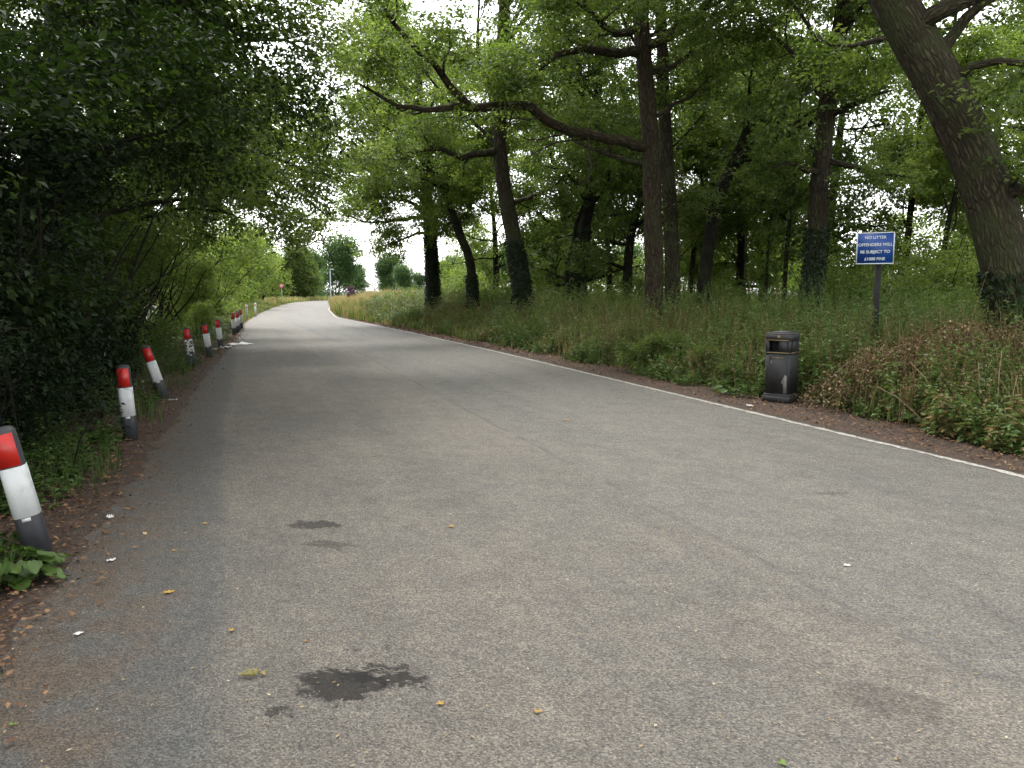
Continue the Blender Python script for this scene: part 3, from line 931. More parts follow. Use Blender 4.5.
make_tree(54, 'roadside_tree', 'fifth left tree, pale green and arching, before the bright far trees', [(-15.2, 36, -0.05), (-15, 36, 3), (-14.8, 36, 6), (-14.6, 36, 10)],
          0.3, 0.1, [], auto=16, auto_t=(0.1, 1.0), auto_len=4.2, leaf=M_LIGHT, bark=M_BARK_DARK, group=LG, keep=KEEP_L, leafL=0.12, per=22, tone=0.42, lift=0.05)

# ------------------------------------------------------------------ shrubs (a lumpy mass of stems and leaf sprays)
def make_shrub(seed, name, label, cat, w_, h, leaf, leafL=0.08, n=420, per=22, group=None, tone=0.5, loc=(0, 0, 0), stems=9, spray=0.3, low=0.05, thick=0.35, stem_mat=M_BARK_DARK, fill=0.55):
    rng = np.random.default_rng(seed)
    root = thing(name, label, cat, loc, 0, group)
    sm = MB()
    for i in range(stems):
        az = 2 * math.pi * (i + rng.random()) / stems
        d = np.array([math.cos(az), math.sin(az), rng.uniform(0.9, 2.4)])
        p = wander(rng, (0.15 * math.cos(az), 0.15 * math.sin(az), -0.02), d, h * rng.uniform(0.7, 1.0), 7, 0.14, (0, 0, 0.04))
        sm.tube(p, np.linspace(0.035, 0.006, len(p)) * max(0.4, h / 3), 5, False)
    sm.obj('stem', stem_mat, root, True)
    # lumps
    nl = 9
    la = rng.uniform(0, 2 * np.pi, nl)
    lz = rng.uniform(0.15, 0.95, nl)
    lr = rng.uniform(0.25, 0.45, nl)
    lc = np.stack([np.cos(la) * 0.5 * w_ * rng.uniform(0.3, 0.75, nl) * (1.15 - 0.7 * lz), np.sin(la) * 0.5 * w_ * rng.uniform(0.3, 0.75, nl) * (1.15 - 0.7 * lz), lz * h * 0.9], 1)
    k = rng.integers(0, nl, n)
    o = norm(rng.normal(0, 1, (n, 3)))
    rr = rng.random(n) ** (1 - fill)
    P = lc[k] + o * (lr[k] * rr)[:, None] * np.array([w_ * 0.75, w_ * 0.75, h * 0.62])
    P[:, 2] = np.abs(P[:, 2] - low) + low
    P = P[P[:, 2] < h * 1.15]
    dd = norm(P * np.array([1, 1, 0.3]) + rng.normal(0, 0.4, P.shape) * w_ * 0.3)
    cm = MB()
    crown_leaves(rng, cm, list(zip(P, dd)), per, spray, leafL, leafL * 0.6, tone, 0.18, thick=thick, hang=0.3)
    cm.obj('foliage', leaf, root)
    return root


def shrub_row(proto, spots, labels, group):
    for i, (x, y, rz, s) in enumerate(spots):
        lab = labels[i] if i < len(labels) else labels[-1]
        if i == 0:
            proto.location = (x, y, 0)
            proto.rotation_euler = (0, 0, rz)
            proto.scale = (s, s, s)
            tag(proto, lab, None, group)
        else:
            copy_tree(proto, (x, y, 0), rz, s, lab, group)


# left hedge masses: leaf colour deepened for shade at hand, greener further
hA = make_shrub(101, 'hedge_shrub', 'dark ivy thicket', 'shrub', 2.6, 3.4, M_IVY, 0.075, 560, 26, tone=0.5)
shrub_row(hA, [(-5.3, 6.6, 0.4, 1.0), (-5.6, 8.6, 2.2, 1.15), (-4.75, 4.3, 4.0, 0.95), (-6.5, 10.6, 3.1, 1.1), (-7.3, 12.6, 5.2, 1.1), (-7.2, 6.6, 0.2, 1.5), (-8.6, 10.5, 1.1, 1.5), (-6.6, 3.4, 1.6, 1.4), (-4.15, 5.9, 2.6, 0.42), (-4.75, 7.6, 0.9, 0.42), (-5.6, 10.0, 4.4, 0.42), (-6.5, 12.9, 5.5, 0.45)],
          ['black-green ivy thicket behind and above the nearest bollard', 'tall ivy thicket behind the upright second bollard', 'ivy mass at the very edge of view left of the nearest bollard',
           'ivy thicket behind the leaning third bollard', 'ivy thicket between the leaning third bollard and the peeling fourth bollard', 'deep shaded ivy mound set back behind the nearest ivy thicket',
           'deep shaded ivy mound set back behind the third bollard', 'ivy mound furthest back at the left edge', 'low ivy mound just behind the nearest bollard', 'low ivy mound filling the foot of the hedge before the second bollard', 'low ivy mound just before the leaning third bollard', 'low ivy mound just past the leaning third bollard'], 'ivy thickets along the left edge')
hB = make_shrub(102, 'hedge_shrub', 'dark green hawthorn', 'shrub', 2.8, 3.4, M_OAK, 0.08, 560, 26, tone=0.5)
shrub_row(hB, [(-8.2, 15.4, 0.4, 1.0), (-8.9, 18.0, 2.2, 1.05), (-9.9, 20.8, 4.0, 1.0), (-10.6, 23.6, 3.1, 1.05), (-11.9, 27.0, 1.2, 1.15), (-11.2, 17.0, 5, 1.3), (-14, 24, 0.8, 1.4)],
          ['mid-green hawthorn bush behind the peeling fourth bollard', 'mid-green hawthorn bush behind the fifth bollard', 'hawthorn bush behind the sixth bollard', 'hawthorn bush just past the sixth bollard',
           'hawthorn bush before the far group of bollards', 'hawthorn set back behind the fourth and fifth bollards', 'hawthorn set back behind the sixth bollard'], 'hawthorn bushes along the left edge')
hC = make_shrub(103, 'hedge_shrub', 'pale willow bush', 'shrub', 2.8, 3.0, M_LIGHT, 0.1, 420, 24, tone=0.5)
shrub_row(hC, [(-13.3, 33.5, 0.4, 1.0), (-14.7, 38.5, 2.2, 1.2), (-16.6, 44, 4.0, 1.3), (-10.55, 27.6, 1.2, 0.42)],
          ['pale green bush beside the far group of bollards', 'pale green bush behind the slim white markers', 'pale green bush after the slim white markers', 'small bright green bush spilling onto the road before the far bollards'],
          'pale bushes along the left edge')
fA = make_shrub(104, 'far_tree', 'bright tree', 'tree', 6.0, 7.0, M_LIGHT, 0.17, 700, 26, tone=0.5, spray=0.6, stems=7)
shrub_row(fA, [(-27.6, 86, 0.4, 1.2), (-30.6, 99, 2.4, 1.3), (-24.0, 71, 1.0, 1.15), (-21.6, 60, 3.0, 1.0)],
          ['bright yellow-green tree beyond the road sign', 'bright green tree directly behind the round road sign', 'bright green tree left of the round road sign', 'bright green tree above the slim white markers'], 'bright trees beyond the left hedge')
fB = make_shrub(105, 'far_tree', 'rounded dark tree on the outside of the far bend', 'tree', 5.0, 7.0, M_OAK, 0.24, 1300, 26, tone=0.5, spray=0.6, stems=7, loc=(-23.4, 84, 0))
fB.location = (-36.6, 140, 0)
fB.scale = (1.35, 1.35, 1.6)
copy_tree(fB, (-41.5, 136, 0), 2.0, 1.4, 'taller dark tree behind the rounded one at the far bend')
# distant trees across the bend
fC = make_shrub(106, 'distant_tree', 'distant pale tree', 'tree', 9.0, 9.5, M_FAR, 0.34, 760, 24, tone=0.5, spray=1.0, stems=7)
shrub_row(fC, [(-35.5, 165, 0.4, 1.25), (-27, 185, 2.2, 1.0), (-45, 190, 4.0, 1.1), (-19, 150, 3.0, 0.62), (-11, 140, 1.0, 0.75), (-2, 135, 5.0, 0.85), (8, 130, 0.3, 0.9), (18, 125, 2.0, 0.9), (30, 120, 3.3, 1.0), (42, 115, 4.6, 1.0), (-60, 170, 1.2, 1.2), (-31, 200, 0.3, 0.7), (-40, 205, 1.9, 0.8), (-22, 200, 3.9, 0.6), (-13, 190, 5.0, 0.65), (-52, 215, 1.0, 1.0), (-44, 240, 2.9, 0.9), (-34, 245, 4.9, 0.8)],
          ['distant grey-green tree behind the lamp post', 'distant tree right of the lamp post', 'distant tree left of the lamp post', 'small distant tree past the purple bush', 'distant tree behind the pale slim pole',
           'distant tree in the field left of the ivy-sleeved oak', 'distant tree behind the crooked oak', 'distant tree behind the ivy-footed oak', 'distant tree behind the twin-stemmed oak', 'distant tree behind the reddish oak', 'distant tree over the left hedge line', 'low distant tree right of the grey-green one', 'low distant tree left of the grey-green one', 'low distant tree just past the purple bush', 'low distant tree behind the seeding meadow', 'faint farthest tree left of the lamp post', 'faint farthest tree behind the lamp post', 'faint farthest tree behind the purple bush'], 'distant trees round the field')
tag(make_shrub(107, 'purple_bush', 'small purple-leaved bush far beyond the tall grass', 'bush', 3.0, 2.8, M_COPPER, 0.25, 160, 16, spray=0.5, loc=(-21.8, 112, 0))).scale = (0.6, 0.6, 0.75)

# woodland behind the oaks: whole trees with low crowns
def background_tree(seed, h, r, leaf, tone, bare):
    rng = np.random.default_rng(seed)
    tr = [(0, 0, -0.05), (0.1, 0.05, h * 0.3), (0.05 + rng.normal(0, 0.3), rng.normal(0, 0.3), h * 0.6), (rng.normal(0, 0.6), rng.normal(0, 0.6), h)]
    return make_tree(seed, 'woodland_tree', 'woodland tree', [np.array(p, float) for p in tr], 0.26, 0.06, [], auto=18, auto_t=(bare, 1.0), auto_len=r, leaf=leaf, leafL=0.17, per=16,
                     spray=0.75, dens=0.9, bark=M_BARK_DARK, tone=tone, sides=9, lift=0.0, sub=2.0, maxlevel=2, mult=3, jit=0.5, up=0.02)


bgA = background_tree(201, 12, 5.2, M_OAK, 0.5, 0.22)
bgB = background_tree(202, 10, 4.6, M_LIGHT, 0.42, 0.16)
bgC = background_tree(203, 14, 5.5, M_OAK, 0.6, 0.3)
WG = 'woodland trees behind the oaks'
spots = {
    0: [(5, 36, 0), (13, 34, 1.2), (21, 31, 2.3), (9, 45, 3.4), (29, 40, 5.1), (26, 27, 0.9)],
    1: [(2, 42, 0), (22, 24, 2.0), (14, 46, 2.7), (-1, 48, 5.0), (36, 36, 1.1)],
    2: [(26, 45, 0), (24, 36, 1.9), (20, 19, 1.0), (11, 40, 4.4), (33, 30, 2.6)],
}
for gi, proto in enumerate((bgA, bgB, bgC)):
    for i, (x, y, rz) in enumerate(spots[gi]):
        lab = ['broad leafy woodland tree, one of several behind the oaks', 'lighter low-branched woodland tree, one of several behind the oaks', 'tall high-crowned woodland tree, one of several behind the oaks'][gi]
        gl = ['broad woodland trees', 'light low-branched woodland trees', 'tall woodland trees'][gi]
        if i == 0:
            proto.location = (x, y, 0)
            proto.rotation_euler = (0, 0, rz)
            tag(proto, lab, None, gl)
        else:
            copy_tree(proto, (x, y, 0), rz, 0.9 + 0.2 * ((i * 37) % 10) / 10, lab, gl)

# sunlit tree belt on the far side of the field behind the oaks
for i in range(15):
    copy_tree(fA, (-4 + 6.2 * i + 1.5 * math.sin(i * 2.1), 74 + 4 * math.sin(i * 1.7), 0), i * 1.3, 1.1 + 0.35 * ((i * 7) % 5) / 5,
              'bright leafy tree in the belt beyond the field behind the oaks', 'trees of the far belt')
# understorey shrubs behind the verge
us = make_shrub(108, 'understorey_shrub', 'bright green hazel sapling bush', 'shrub', 2.6, 3.0, M_LIGHT, 0.1, 300, 22, tone=0.5)
shrub_row(us, [(10.4, 20.5, 0.2, 1.0), (9.0, 22.5, 2.0, 0.95), (12.6, 22, 3.0, 1.15), (14.5, 20, 4.0, 1.1), (10.4, 16.2, 1.4, 0.55), (15.5, 16.5, 5.2, 1.0), (8.0, 32, 1.9, 0.8), (4, 33, 3.3, 0.7), (1.5, 36, 4.4, 0.8), (12, 30, 0.9, 1.0), (-1, 41, 2.8, 0.8), (5.5, 27.5, 2.4, 0.5), (6.5, 44, 0.3, 1.1), (12.5, 42, 1.7, 1.3), (17, 40, 3.7, 1.3), (2.6, 45, 5.3, 1.2), (-3, 52, 0.6, 1.2), (17.5, 27, 2.9, 1.2), (20, 23, 4.6, 1.2), (22, 31, 0.5, 1.4), (9.3, 37, 4.1, 1.0)],
          ['bright green hazel bush straight behind the blue sign', 'bright green hazel bush between the straight oak and the blue sign', 'bright green hazel bush right of the blue sign', 'bright hazel bush left of the massive leaning trunk',
           'small hazel bush low behind the sign post', 'hazel bush at the far right behind the massive trunk', 'hazel bush in the light gap', 'hazel bush between the reddish oak and the black oak',
           'hazel bush right of the twin-stemmed oak', 'hazel bush under the far trees right of the light gap', 'hazel bush behind the ivy-footed oak', 'low hazel bush left of the black leaning oak', 'large hazel far behind the reddish oak', 'large hazel far back behind the white rail', 'large hazel beyond the right end of the white rail', 'large hazel far behind the twin-stemmed oak', 'hazel far behind the crooked oak', 'hazel behind the straight oak with the ivied foot', 'hazel behind the bush right of the blue sign', 'big hazel in the deep wood right of the sign', 'hazel just left of the white rail'], 'hazel bushes under the oaks')

for i, (u, y, sc, lab) in enumerate(((480, 38, 0.62, 'low hazel growth at the foot of the crooked oak'), (545, 33, 0.6, 'low hazel growth between the ivy-footed and twin-stemmed oaks'),
        (604, 29, 0.6, 'low hazel growth right of the twin-stemmed oak'), (632, 25.5, 0.5, 'low hazel growth at the left foot of the reddish oak'), (688, 28, 0.62, 'low hazel growth between the reddish oak and the black oak'),
        (738, 30, 0.55, 'low hazel growth right of the black oak'), (848, 23.5, 0.72, 'hazel growth between the straight oak and the sign post'), (905, 24, 0.9, 'hazel growth rising behind the right edge of the sign'),
        (935, 18.5, 0.6, 'hazel growth right of the sign post'), (968, 16.5, 0.55, 'hazel growth at the left foot of the massive leaning oak'), (455, 45, 0.8, 'hazel growth between the ivy-sleeved and crooked oaks'),
        (410, 50, 0.6, 'hazel growth left of the ivy-sleeved oak'), (660, 36, 0.9, 'taller hazel behind the pair of reddish trunks'), (770, 37, 0.5, 'low hazel before the white rail'), (856, 28, 1.3, 'tall hazel filling the gap left of the blue sign'), (922, 27, 1.35, 'tall hazel filling the gap right of the blue sign'), (505, 40, 0.8, 'hazel growth behind the ivy-footed straight oak'))):
    q = at(u, 291, y)
    copy_tree(us, (q[0], y, 0), 1.3 * i, sc, lab, 'hazel bushes under the oaks')

# ------------------------------------------------------------------ verge: grass, weeds, litter (uncountable ground cover)
rg = np.random.default_rng(77)


def blades(mb, x, y, h, wd, tone, bend=0.35, z0=0.0):
    n = len(x)
    az = rg.uniform(0, 2 * np.pi, n)
    o = np.stack([np.cos(az), np.sin(az), np.zeros(n)], 1)
    s = np.stack([-np.sin(az), np.cos(az), np.zeros(n)], 1)
    fz = rg.uniform(0, 2 * np.pi, n)
    s = norm(np.stack([np.cos(fz), np.sin(fz), np.zeros(n)], 1))
    b = np.stack([x, y, np.full(n, z0)], 1)
    be = (bend * rg.uniform(0.2, 1.4, n) * h)[:, None]
    hh = h[:, None]
    up = np.array([0, 0, 1.0])
    m = b + up * hh * 0.55 + o * be * 0.3
    t = b + up * hh * (1 - 0.12 * rg.random((n, 1))) + o * be
    w2 = wd[:, None] / 2
    v = np.stack([b - s * w2, b + s * w2, m + s * w2 * 0.8, m - s * w2 * 0.8, t], 1).reshape(-1, 3)
    i = np.arange(n)[:, None] * 5
    mb.add(v, i + np.array([[3, 2, 4]]), i + np.array([[0, 1, 2, 3]]), np.repeat(tone, 5))


def verge_points(n, ymin, ymax, omin, omax, pw=1.0, side=1, opw=1.0):
    """random points beside the road: y drawn denser near the camera, o = distance outside the edge"""
    t = rg.random(n) ** pw
    y = ymin * (ymax / ymin) ** t
    o = omin + (omax - omin) * rg.random(n) ** opw
    x = XR(y) + o if side > 0 else XL(y) - o
    return x, y, o


gm = MB()
# tall verge grass on the right
x, y, o = verge_points(95000, 5.5, 125, 0.15, 9, 1.0, 1, 1.25)
CLR = gnd(785, 403)


def clear_bin(x, y):
    dx, dy = x - CLR[0], y - (CLR[1] + 0.2)
    return ~((np.abs(dx) < 0.5) & (dy < 0.28) & (dy > -2.2)) & ~(np.hypot(dx, dy) < 0.33)


k = (o > (0.75 + 0.9 * n2(x, y, 1.3, 2)) * np.clip(1.25 - y / 50, 0.12, 1)) & clear_bin(x, y) & ((y > 42) | (rg.random(len(x)) < 0.5))
x, y, o = x[k], y[k], o[k]
patch = n2(x, y, 0.55, 0.3)
hgt = (0.36 + 0.95 * np.clip((o - 0.8) / 3.5, 0, 1)) * rg.uniform(0.45, 1.25, len(x)) * (0.45 + 1.1 * n2(x, y, 1.5, 5))
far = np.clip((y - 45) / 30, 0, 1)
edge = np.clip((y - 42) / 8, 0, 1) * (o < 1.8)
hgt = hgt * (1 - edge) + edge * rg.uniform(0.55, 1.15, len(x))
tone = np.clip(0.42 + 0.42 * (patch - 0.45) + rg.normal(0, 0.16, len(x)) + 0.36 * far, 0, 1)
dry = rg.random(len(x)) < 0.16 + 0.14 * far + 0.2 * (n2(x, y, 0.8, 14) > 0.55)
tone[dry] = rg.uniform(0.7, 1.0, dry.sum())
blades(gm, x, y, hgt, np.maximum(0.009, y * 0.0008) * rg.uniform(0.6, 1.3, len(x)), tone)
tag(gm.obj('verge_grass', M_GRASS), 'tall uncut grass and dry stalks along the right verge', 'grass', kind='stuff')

gm = MB()
n = 60000
y = rg.uniform(14, 95, n)
x = XR(y) + 6 + rg.random(n) * (0.55 * y + 6)
tone = np.clip(0.33 + 0.3 * (n2(x, y, 0.4, 1) - 0.5) + rg.normal(0, 0.12, n), 0, 0.75)
blades(gm, x, y, rg.uniform(0.35, 0.95, n), np.maximum(0.02, y * 0.0012) * rg.uniform(0.7, 1.3, n), tone)
tag(gm.obj('woodland_grass', M_GRASS), 'shorter green grass spreading under the oaks', 'grass', kind='stuff')

gm = MB()
n = 30000
y = rg.uniform(90, 150, n)
x = rg.uniform(-55, 25, n)
k = (x > XR(y) + 0.8) | (x < XL(y) - 0.6)
x, y = x[k], y[k]
n = len(x)
tone = np.clip(0.72 + 0.25 * (n2(x, y, 0.12, 1) - 0.5) + rg.normal(0, 0.1, n), 0.3, 1)
blades(gm, x, y, rg.uniform(0.4, 0.95, n), np.full(n, 0.12), tone)
tag(gm.obj('meadow_grass', M_GRASS), 'straw-pink seeding meadow grass round the far bend', 'grass', kind='stuff')

gm = MB()
x, y, o = verge_points(16000, 40, 125, 0.1, 3.2, 1.0, -1)
tone = np.clip(0.55 + rg.normal(0, 0.14, len(x)), 0, 0.9)
blades(gm, x, y, rg.uniform(0.15, 0.5, len(x)) * np.clip(0.4 + o * 0.4, 0, 1.2), np.maximum(0.02, y * 0.001), tone)
x, y, o = verge_points(9000, 3.2, 40, 0.15, 1.8, 1.0, -1)
tone = np.clip(0.12 + rg.normal(0, 0.1, len(x)), 0, 0.9)
k = (n2(x, y, 1.7, 3) > 0.62) & (rg.random(len(x)) < 0.6)
blades(gm, x[k], y[k], (rg.uniform(0.08, 0.35, len(x)))[k], np.full(k.sum(), 0.009), tone[k])
tag(gm.obj('edge_grass', M_GRASS), 'sparse grass along the left edge, taller beyond the hedge', 'grass', kind='stuff')


def weed_stems(mb, sm, x, y, h, leaves_per, leafL, tone_c, dens=1.0, whorl=True, tone_s=0.15):
    n = len(x)
    lean = rg.normal(0, 0.16, (n, 2))
    f = (0.12 + 0.88 * rg.random((n, leaves_per)))
    px = x[:, None] + lean[:, :1] * f * h[:, None]
    py = y[:, None] + lean[:, 1:] * f * h[:, None]
    pz = f * h[:, None]
    pos = np.stack([px, py, pz], -1).reshape(-1, 3)
    az = rg.uniform(0, 2 * np.pi, n * leaves_per)
    d = np.stack([np.cos(az), np.sin(az), rg.uniform(-0.35, 0.35, len(az))], 1)
    nr = np.array([0, 0, 1.0]) + rg.normal(0, 0.35, (len(az), 3))
    L = leafL * rg.uniform(0.6, 1.25, len(az)) * (1.25 - 0.6 * f.ravel())
    L = np.repeat(np.maximum(1.0, y / 22), leaves_per) * L
    tn = np.clip(np.repeat(tone_c + rg.normal(0, tone_s, n), leaves_per) + rg.normal(0, 0.08, len(az)), 0, 1)
    mb.leaves(pos, d, nr, L, L * 0.5, tn, 0.15, 0.18)
    t = np.zeros(n)
    b = np.stack([x, y, np.zeros(n)], 1)
    e = np.stack([x + lean[:, 0] * h, y + lean[:, 1] * h, h], 1)
    s = norm(np.stack([rg.normal(0, 1, n), rg.normal(0, 1, n), np.zeros(n)], 1)) * 0.004
    v = np.stack([b - s, b + s, e + s * 0.5, e - s * 0.5], 1).reshape(-1, 3)
    i = np.arange(n)[:, None] * 4
    sm.add(v, None, i + np.array([[0, 1, 2, 3]]), np.repeat(np.broadcast_to(np.asarray(tone_c) * 0.8, (n,)), 4))


wm = MB()
x, y, o = verge_points(19000, 5.6, 60, 0.75, 7.5, 1.0, 1, 1.3)
k = (n2(x, y, 0.8, 7) > 0.27) & clear_bin(x, y) & (o > 0.6 + 0.9 * n2(x, y, 1.6, 8))
x, y, o = x[k], y[k], o[k]
weed_stems(wm, wm, x, y, (0.40 + 1.0 * np.clip((o - 1) / 3.0, 0, 1)) * rg.uniform(0.5, 1.25, len(x)) * (0.55 + 0.9 * n2(x, y, 1.9, 6)), 20, 0.1, 0.60 + 0.5 * (n2(x, y, 0.9, 11) - 0.5), tone_s=0.12)
x, y, o = verge_points(7000, 9, 48, 3.5, 13, 1.0, 1)
k = n2(x, y, 0.7, 3) > 0.42
x, y, o = x[k], y[k], o[k]
weed_stems(wm, wm, x, y, rg.uniform(0.45, 1.05, len(x)) * (0.6 + 0.9 * n2(x, y, 1.1, 6)), 18, 0.1, 0.42, tone_s=0.2)
x, y, o = verge_points(3200, 5.6, 45, 0.7, 1.9, 1.0, 1)
k = (n2(x, y, 1.5, 9) > 0.47) & clear_bin(x, y)
x, y = x[k], y[k]
weed_stems(wm, wm, x, y, rg.uniform(0.1, 0.3, len(x)), 12, 0.075, 0.55)
x, y, o = verge_points(3400, 2.6, 40, 0.35, 3.0, 1.0, -1)
k = n2(x, y, 1.1, 4) > 0.42
x, y, o = x[k], y[k], o[k]
weed_stems(wm, wm, x, y, (0.12 + 0.35 * np.clip(o / 1.5, 0, 1)) * rg.uniform(0.6, 1.3, len(x)), 14, 0.07, 0.33)
tag(wm.obj('weeds', M_WEED), 'nettles and broad-leaved weeds crowding both verges', 'weeds', kind='stuff')

# rusty dock and dead stalks
dm = MB()
x, y, o = verge_points(7000, 6, 60, 1.0, 7.0, 1.0, 1)
k = (n2(x, y, 0.7, 12) > 0.43) & clear_bin(x, y)
x, y, o = x[k], y[k], o[k]
n = len(x)
h = rg.uniform(0.6, 1.4, n)
weed_stems(dm, dm, x, y, h, 30, 0.034, 0.48, tone_s=0.25)
tag(dm.obj('dead_stalks', M_DRY), 'rusty seeding dock and dead stalks through the right verge', 'weeds', kind='stuff')

# leaf litter strips
lm = MB()
for side, cnt, o0, o1, y0, y1 in ((1, 16000, -0.02, 1.7, 5.2, 45), (-1, 26000, -0.5, 1.8, 2.4, 30)):
    x, y, o = verge_points(cnt, y0, y1, o0, o1, 1.0, side)
    if side < 0:
        k = (o > 0.1) | (rg.random(len(o)) < np.clip((o + 0.5) * 1.2, 0, 1) ** 2)
        x, y, o = x[k], y[k], o[k]
    else:
        k = (o > 0.12) | (rg.random(len(o)) < 0.12)
        x, y = x[k], y[k]
    n = len(x)
    az = rg.uniform(0, 2 * np.pi, n)
    d = np.stack([np.cos(az), np.sin(az), rg.normal(0, 0.2, n)], 1)
    nr = np.array([0, 0, 1.0]) + rg.normal(0, 0.35, (n, 3))
    L = rg.uniform(0.012, 0.05, n) * np.maximum(1, y / 14)
    lm.leaves(np.stack([x, y, 0.014 + 0.03 * rg.random(n)], 1), d, nr, L, L * rg.uniform(0.35, 0.7, n), np.clip(rg.normal(0.5, 0.22, n), 0, 1), 0.1, 0.05)
tag(lm.obj('leaf_litter', M_LITTER), 'brown dead leaf litter along both road edges', 'leaf litter', kind='stuff')

# crumbs of leaf and twig over the asphalt
cm = MB()
n = 2400
y = 2.4 * (22 / 2.4) ** rg.random(n)
u = rg.random(n)
x = XL(y) + (XR(y) - XL(y)) * u
az = rg.uniform(0, 2 * np.pi, n)
d = np.stack([np.cos(az), np.sin(az), np.zeros(n)], 1)
L = rg.uniform(0.006, 0.026, n) * np.maximum(1, y / 7)
cm.leaves(np.stack([x, y, np.full(n, 0.010)], 1), d, np.array([0, 0, 1.0]) + rg.normal(0, 0.15, (n, 3)), L, L * rg.uniform(0.25, 0.6, n), np.clip(rg.normal(0.6, 0.28, n), 0, 1), 0.05, 0.02)
tag(cm.obj('road_debris', M_CRUMB), 'crumbs of dry leaf and twig scattered over the asphalt', 'debris', kind='stuff')

# ------------------------------------------------------------------ bollards
M_BODY = plain_mat('bollard_plastic', (0.024, 0.025, 0.029), 0.6, 0.25, 18, (0.06, 0.055, 0.04), 0.35)
M_RED = plain_mat('red_reflector', (0.45, 0.015, 0.010), 0.4, 0.15, 12, (0.16, 0.03, 0.02), 0.5)
M_WHT = plain_mat('white_reflector', (0.47, 0.48, 0.47), 0.45, 0.06, 9, (0.2, 0.21, 0.14), 0.6)


def peeled_mat():
    m = NT('peeling_white')
    co = m.n('ShaderNodeTexCoord').outputs['Object']
    f = m.step(m.noise(co, 11, 5, 0.7), 0.49, 0.53)
    c = m.mix(f, (0.45, 0.46, 0.44, 1), (0.04, 0.045, 0.03, 1))
    return m.surf(m.n('ShaderNodeBsdfPrincipled', None, Base_Color=c, Roughness=0.6))


def make_bollard(label, peel=False):
    root = thing('bollard', label, 'bollard')
    b = MB()
    b.lathe([(0.080, -0.06), (0.080, 0.27), (0.0785, 0.275), (0.075, 0.60), (0.073, 0.795), (0.069, 0.818), (0.058, 0.833), (0.035, 0.842), (0.012, 0.845)], 28, sq=3.4)
    b.obj('post', M_BODY, root, True)
    # red panel: front plate and back plate, proud of the post, framed by the dark body
    for s in (-1, 1):
        r = MB()
        r.box((0, s * 0.0745, 0.704), (0.122, 0.006, 0.205), bevel=0.0)
        r.obj('red_band', M_RED, root)
    w_ = MB()
    w_.lathe([(0.0775, 0.275), (0.0815, 0.277), (0.0785, 0.592), (0.0745, 0.594)], 28, sq=3.4)
    w_.obj('white_band', peeled_mat() if peel else M_WHT, root, True)
    t = MB()
    t.box((0.0, -0.0825, 0.262), (0.052, 0.004, 0.022))
    t.obj('tab', M_WHT, root)
    return root


b1 = make_bollard('x')
for i, (u, v, lean, fwd, rz, lab) in enumerate([
    (40, 556, -11, 0, 24, 'large nearest bollard, leaning left among big burdock leaves'),
    (131, 440, -3, 0, 20, 'upright clean bollard, second along the left edge'),
    (164, 398, -16, 4, 22, 'strongly left-leaning bollard, third along the left edge'),
    (210, 357, -7, 0, 14, 'tidy bollard leaning slightly, between the peeling bollard and the one by the white rag'),
    (221, 348, -5, 0, 14, 'bollard with a dropped white rag at its foot'),
    (-1, 0, -3, 0, 10, 'front bollard of the far cluster half hidden by greenery'),
    (-2, 0, 2, 0, 10, 'second bollard of the far cluster'),
    (-3, 0, -2, 0, 10, 'third bollard of the far cluster'),
    (-4, 0, -2, 0, 10, 'last bollard of the far cluster'),
]):
    if u > 0:
        p = gnd(u, v)
    else:
        p = [np.array([-10.15, 30, 0]), np.array([-10.65, 31.8, 0]), np.array([-11.05, 33.2, 0]), np.array([-11.6, 35.2, 0])][-u - 1]
    o = b1 if i == 0 else copy_tree(b1, (0, 0, 0))
    o.location = (p[0], p[1], 0)
    o.rotation_euler = (R(-fwd), R(lean), R(rz))
    o.scale = (0.92, 0.92, 0.97)
    tag(o, lab, None, 'red and white bollards along the left edge')
b4 = make_bollard('weathered bollard with peeling white band, fourth along the left edge', True)
p = gnd(193, 367)
b4.location = (p[0], p[1], 0)
b4.rotation_euler = (0, R(-7), R(14))
b4['group'] = 'red and white bollards along the left edge'
# slim white markers further on
for (u, v, y, lab) in ((246.5, 311, 45, 'slim white marker post just past the far bollards'), (255.5, 309, 52, 'slim white marker post furthest along the left edge')):
    q = at(u, v, y)
    root = thing('marker_post', lab, 'post', (q[0], q[1], 0), 0, 'slim white marker posts')
    mb = MB()
    mb.box((0, 0, 0.42), (0.11, 0.05, 0.88), bevel=0.015)
    mb.obj('post', M_WHT, root)
    mb = MB()
    mb.box((0, -0.028, 0.72), (0.07, 0.006, 0.12))
    mb.obj('reflector', M_RED, root)

# ------------------------------------------------------------------ litter bin
M_BIN = plain_mat('bin_plastic', (0.014, 0.014, 0.0145), 0.65, 0.3, 9, (0.04, 0.037, 0.03), 0.4)
M_RECESS_SHADE = plain_mat('opening_shade', (0.006, 0.006, 0.006), 0.9, 0.1, 9)  # near-black colour stands for the shade inside the opening
M_GOLD = plain_mat('gold_line', (0.2, 0.14, 0.04), 0.5, 0.2, 20)
M_SCUFF = plain_mat('scuffed_plastic', (0.16, 0.155, 0.14), 0.8, 0.2, 30)
bp_ = gnd(785, 403)
binr = thing('litter_bin', 'black square litter bin with gold lines standing in the weeds', 'litter bin', (bp_[0], bp_[1] + 0.2, 0), R(-38))
binr.scale = (0.83, 0.83, 0.97)
mb = MB()
mb.box((0, 0, 0.05), (0.50, 0.50, 0.10), bevel=0.03)
mb.box((0, 0, 0.115), (0.49, 0.49, 0.03), taper=0.93, bevel=0.03)
mb.obj('base', M_BIN, binr)
mb = MB()
mb.box((0, 0, 0.425), (0.438, 0.438, 0.59), bevel=0.022)
mb.obj('body', M_BIN, binr)
mb = MB()
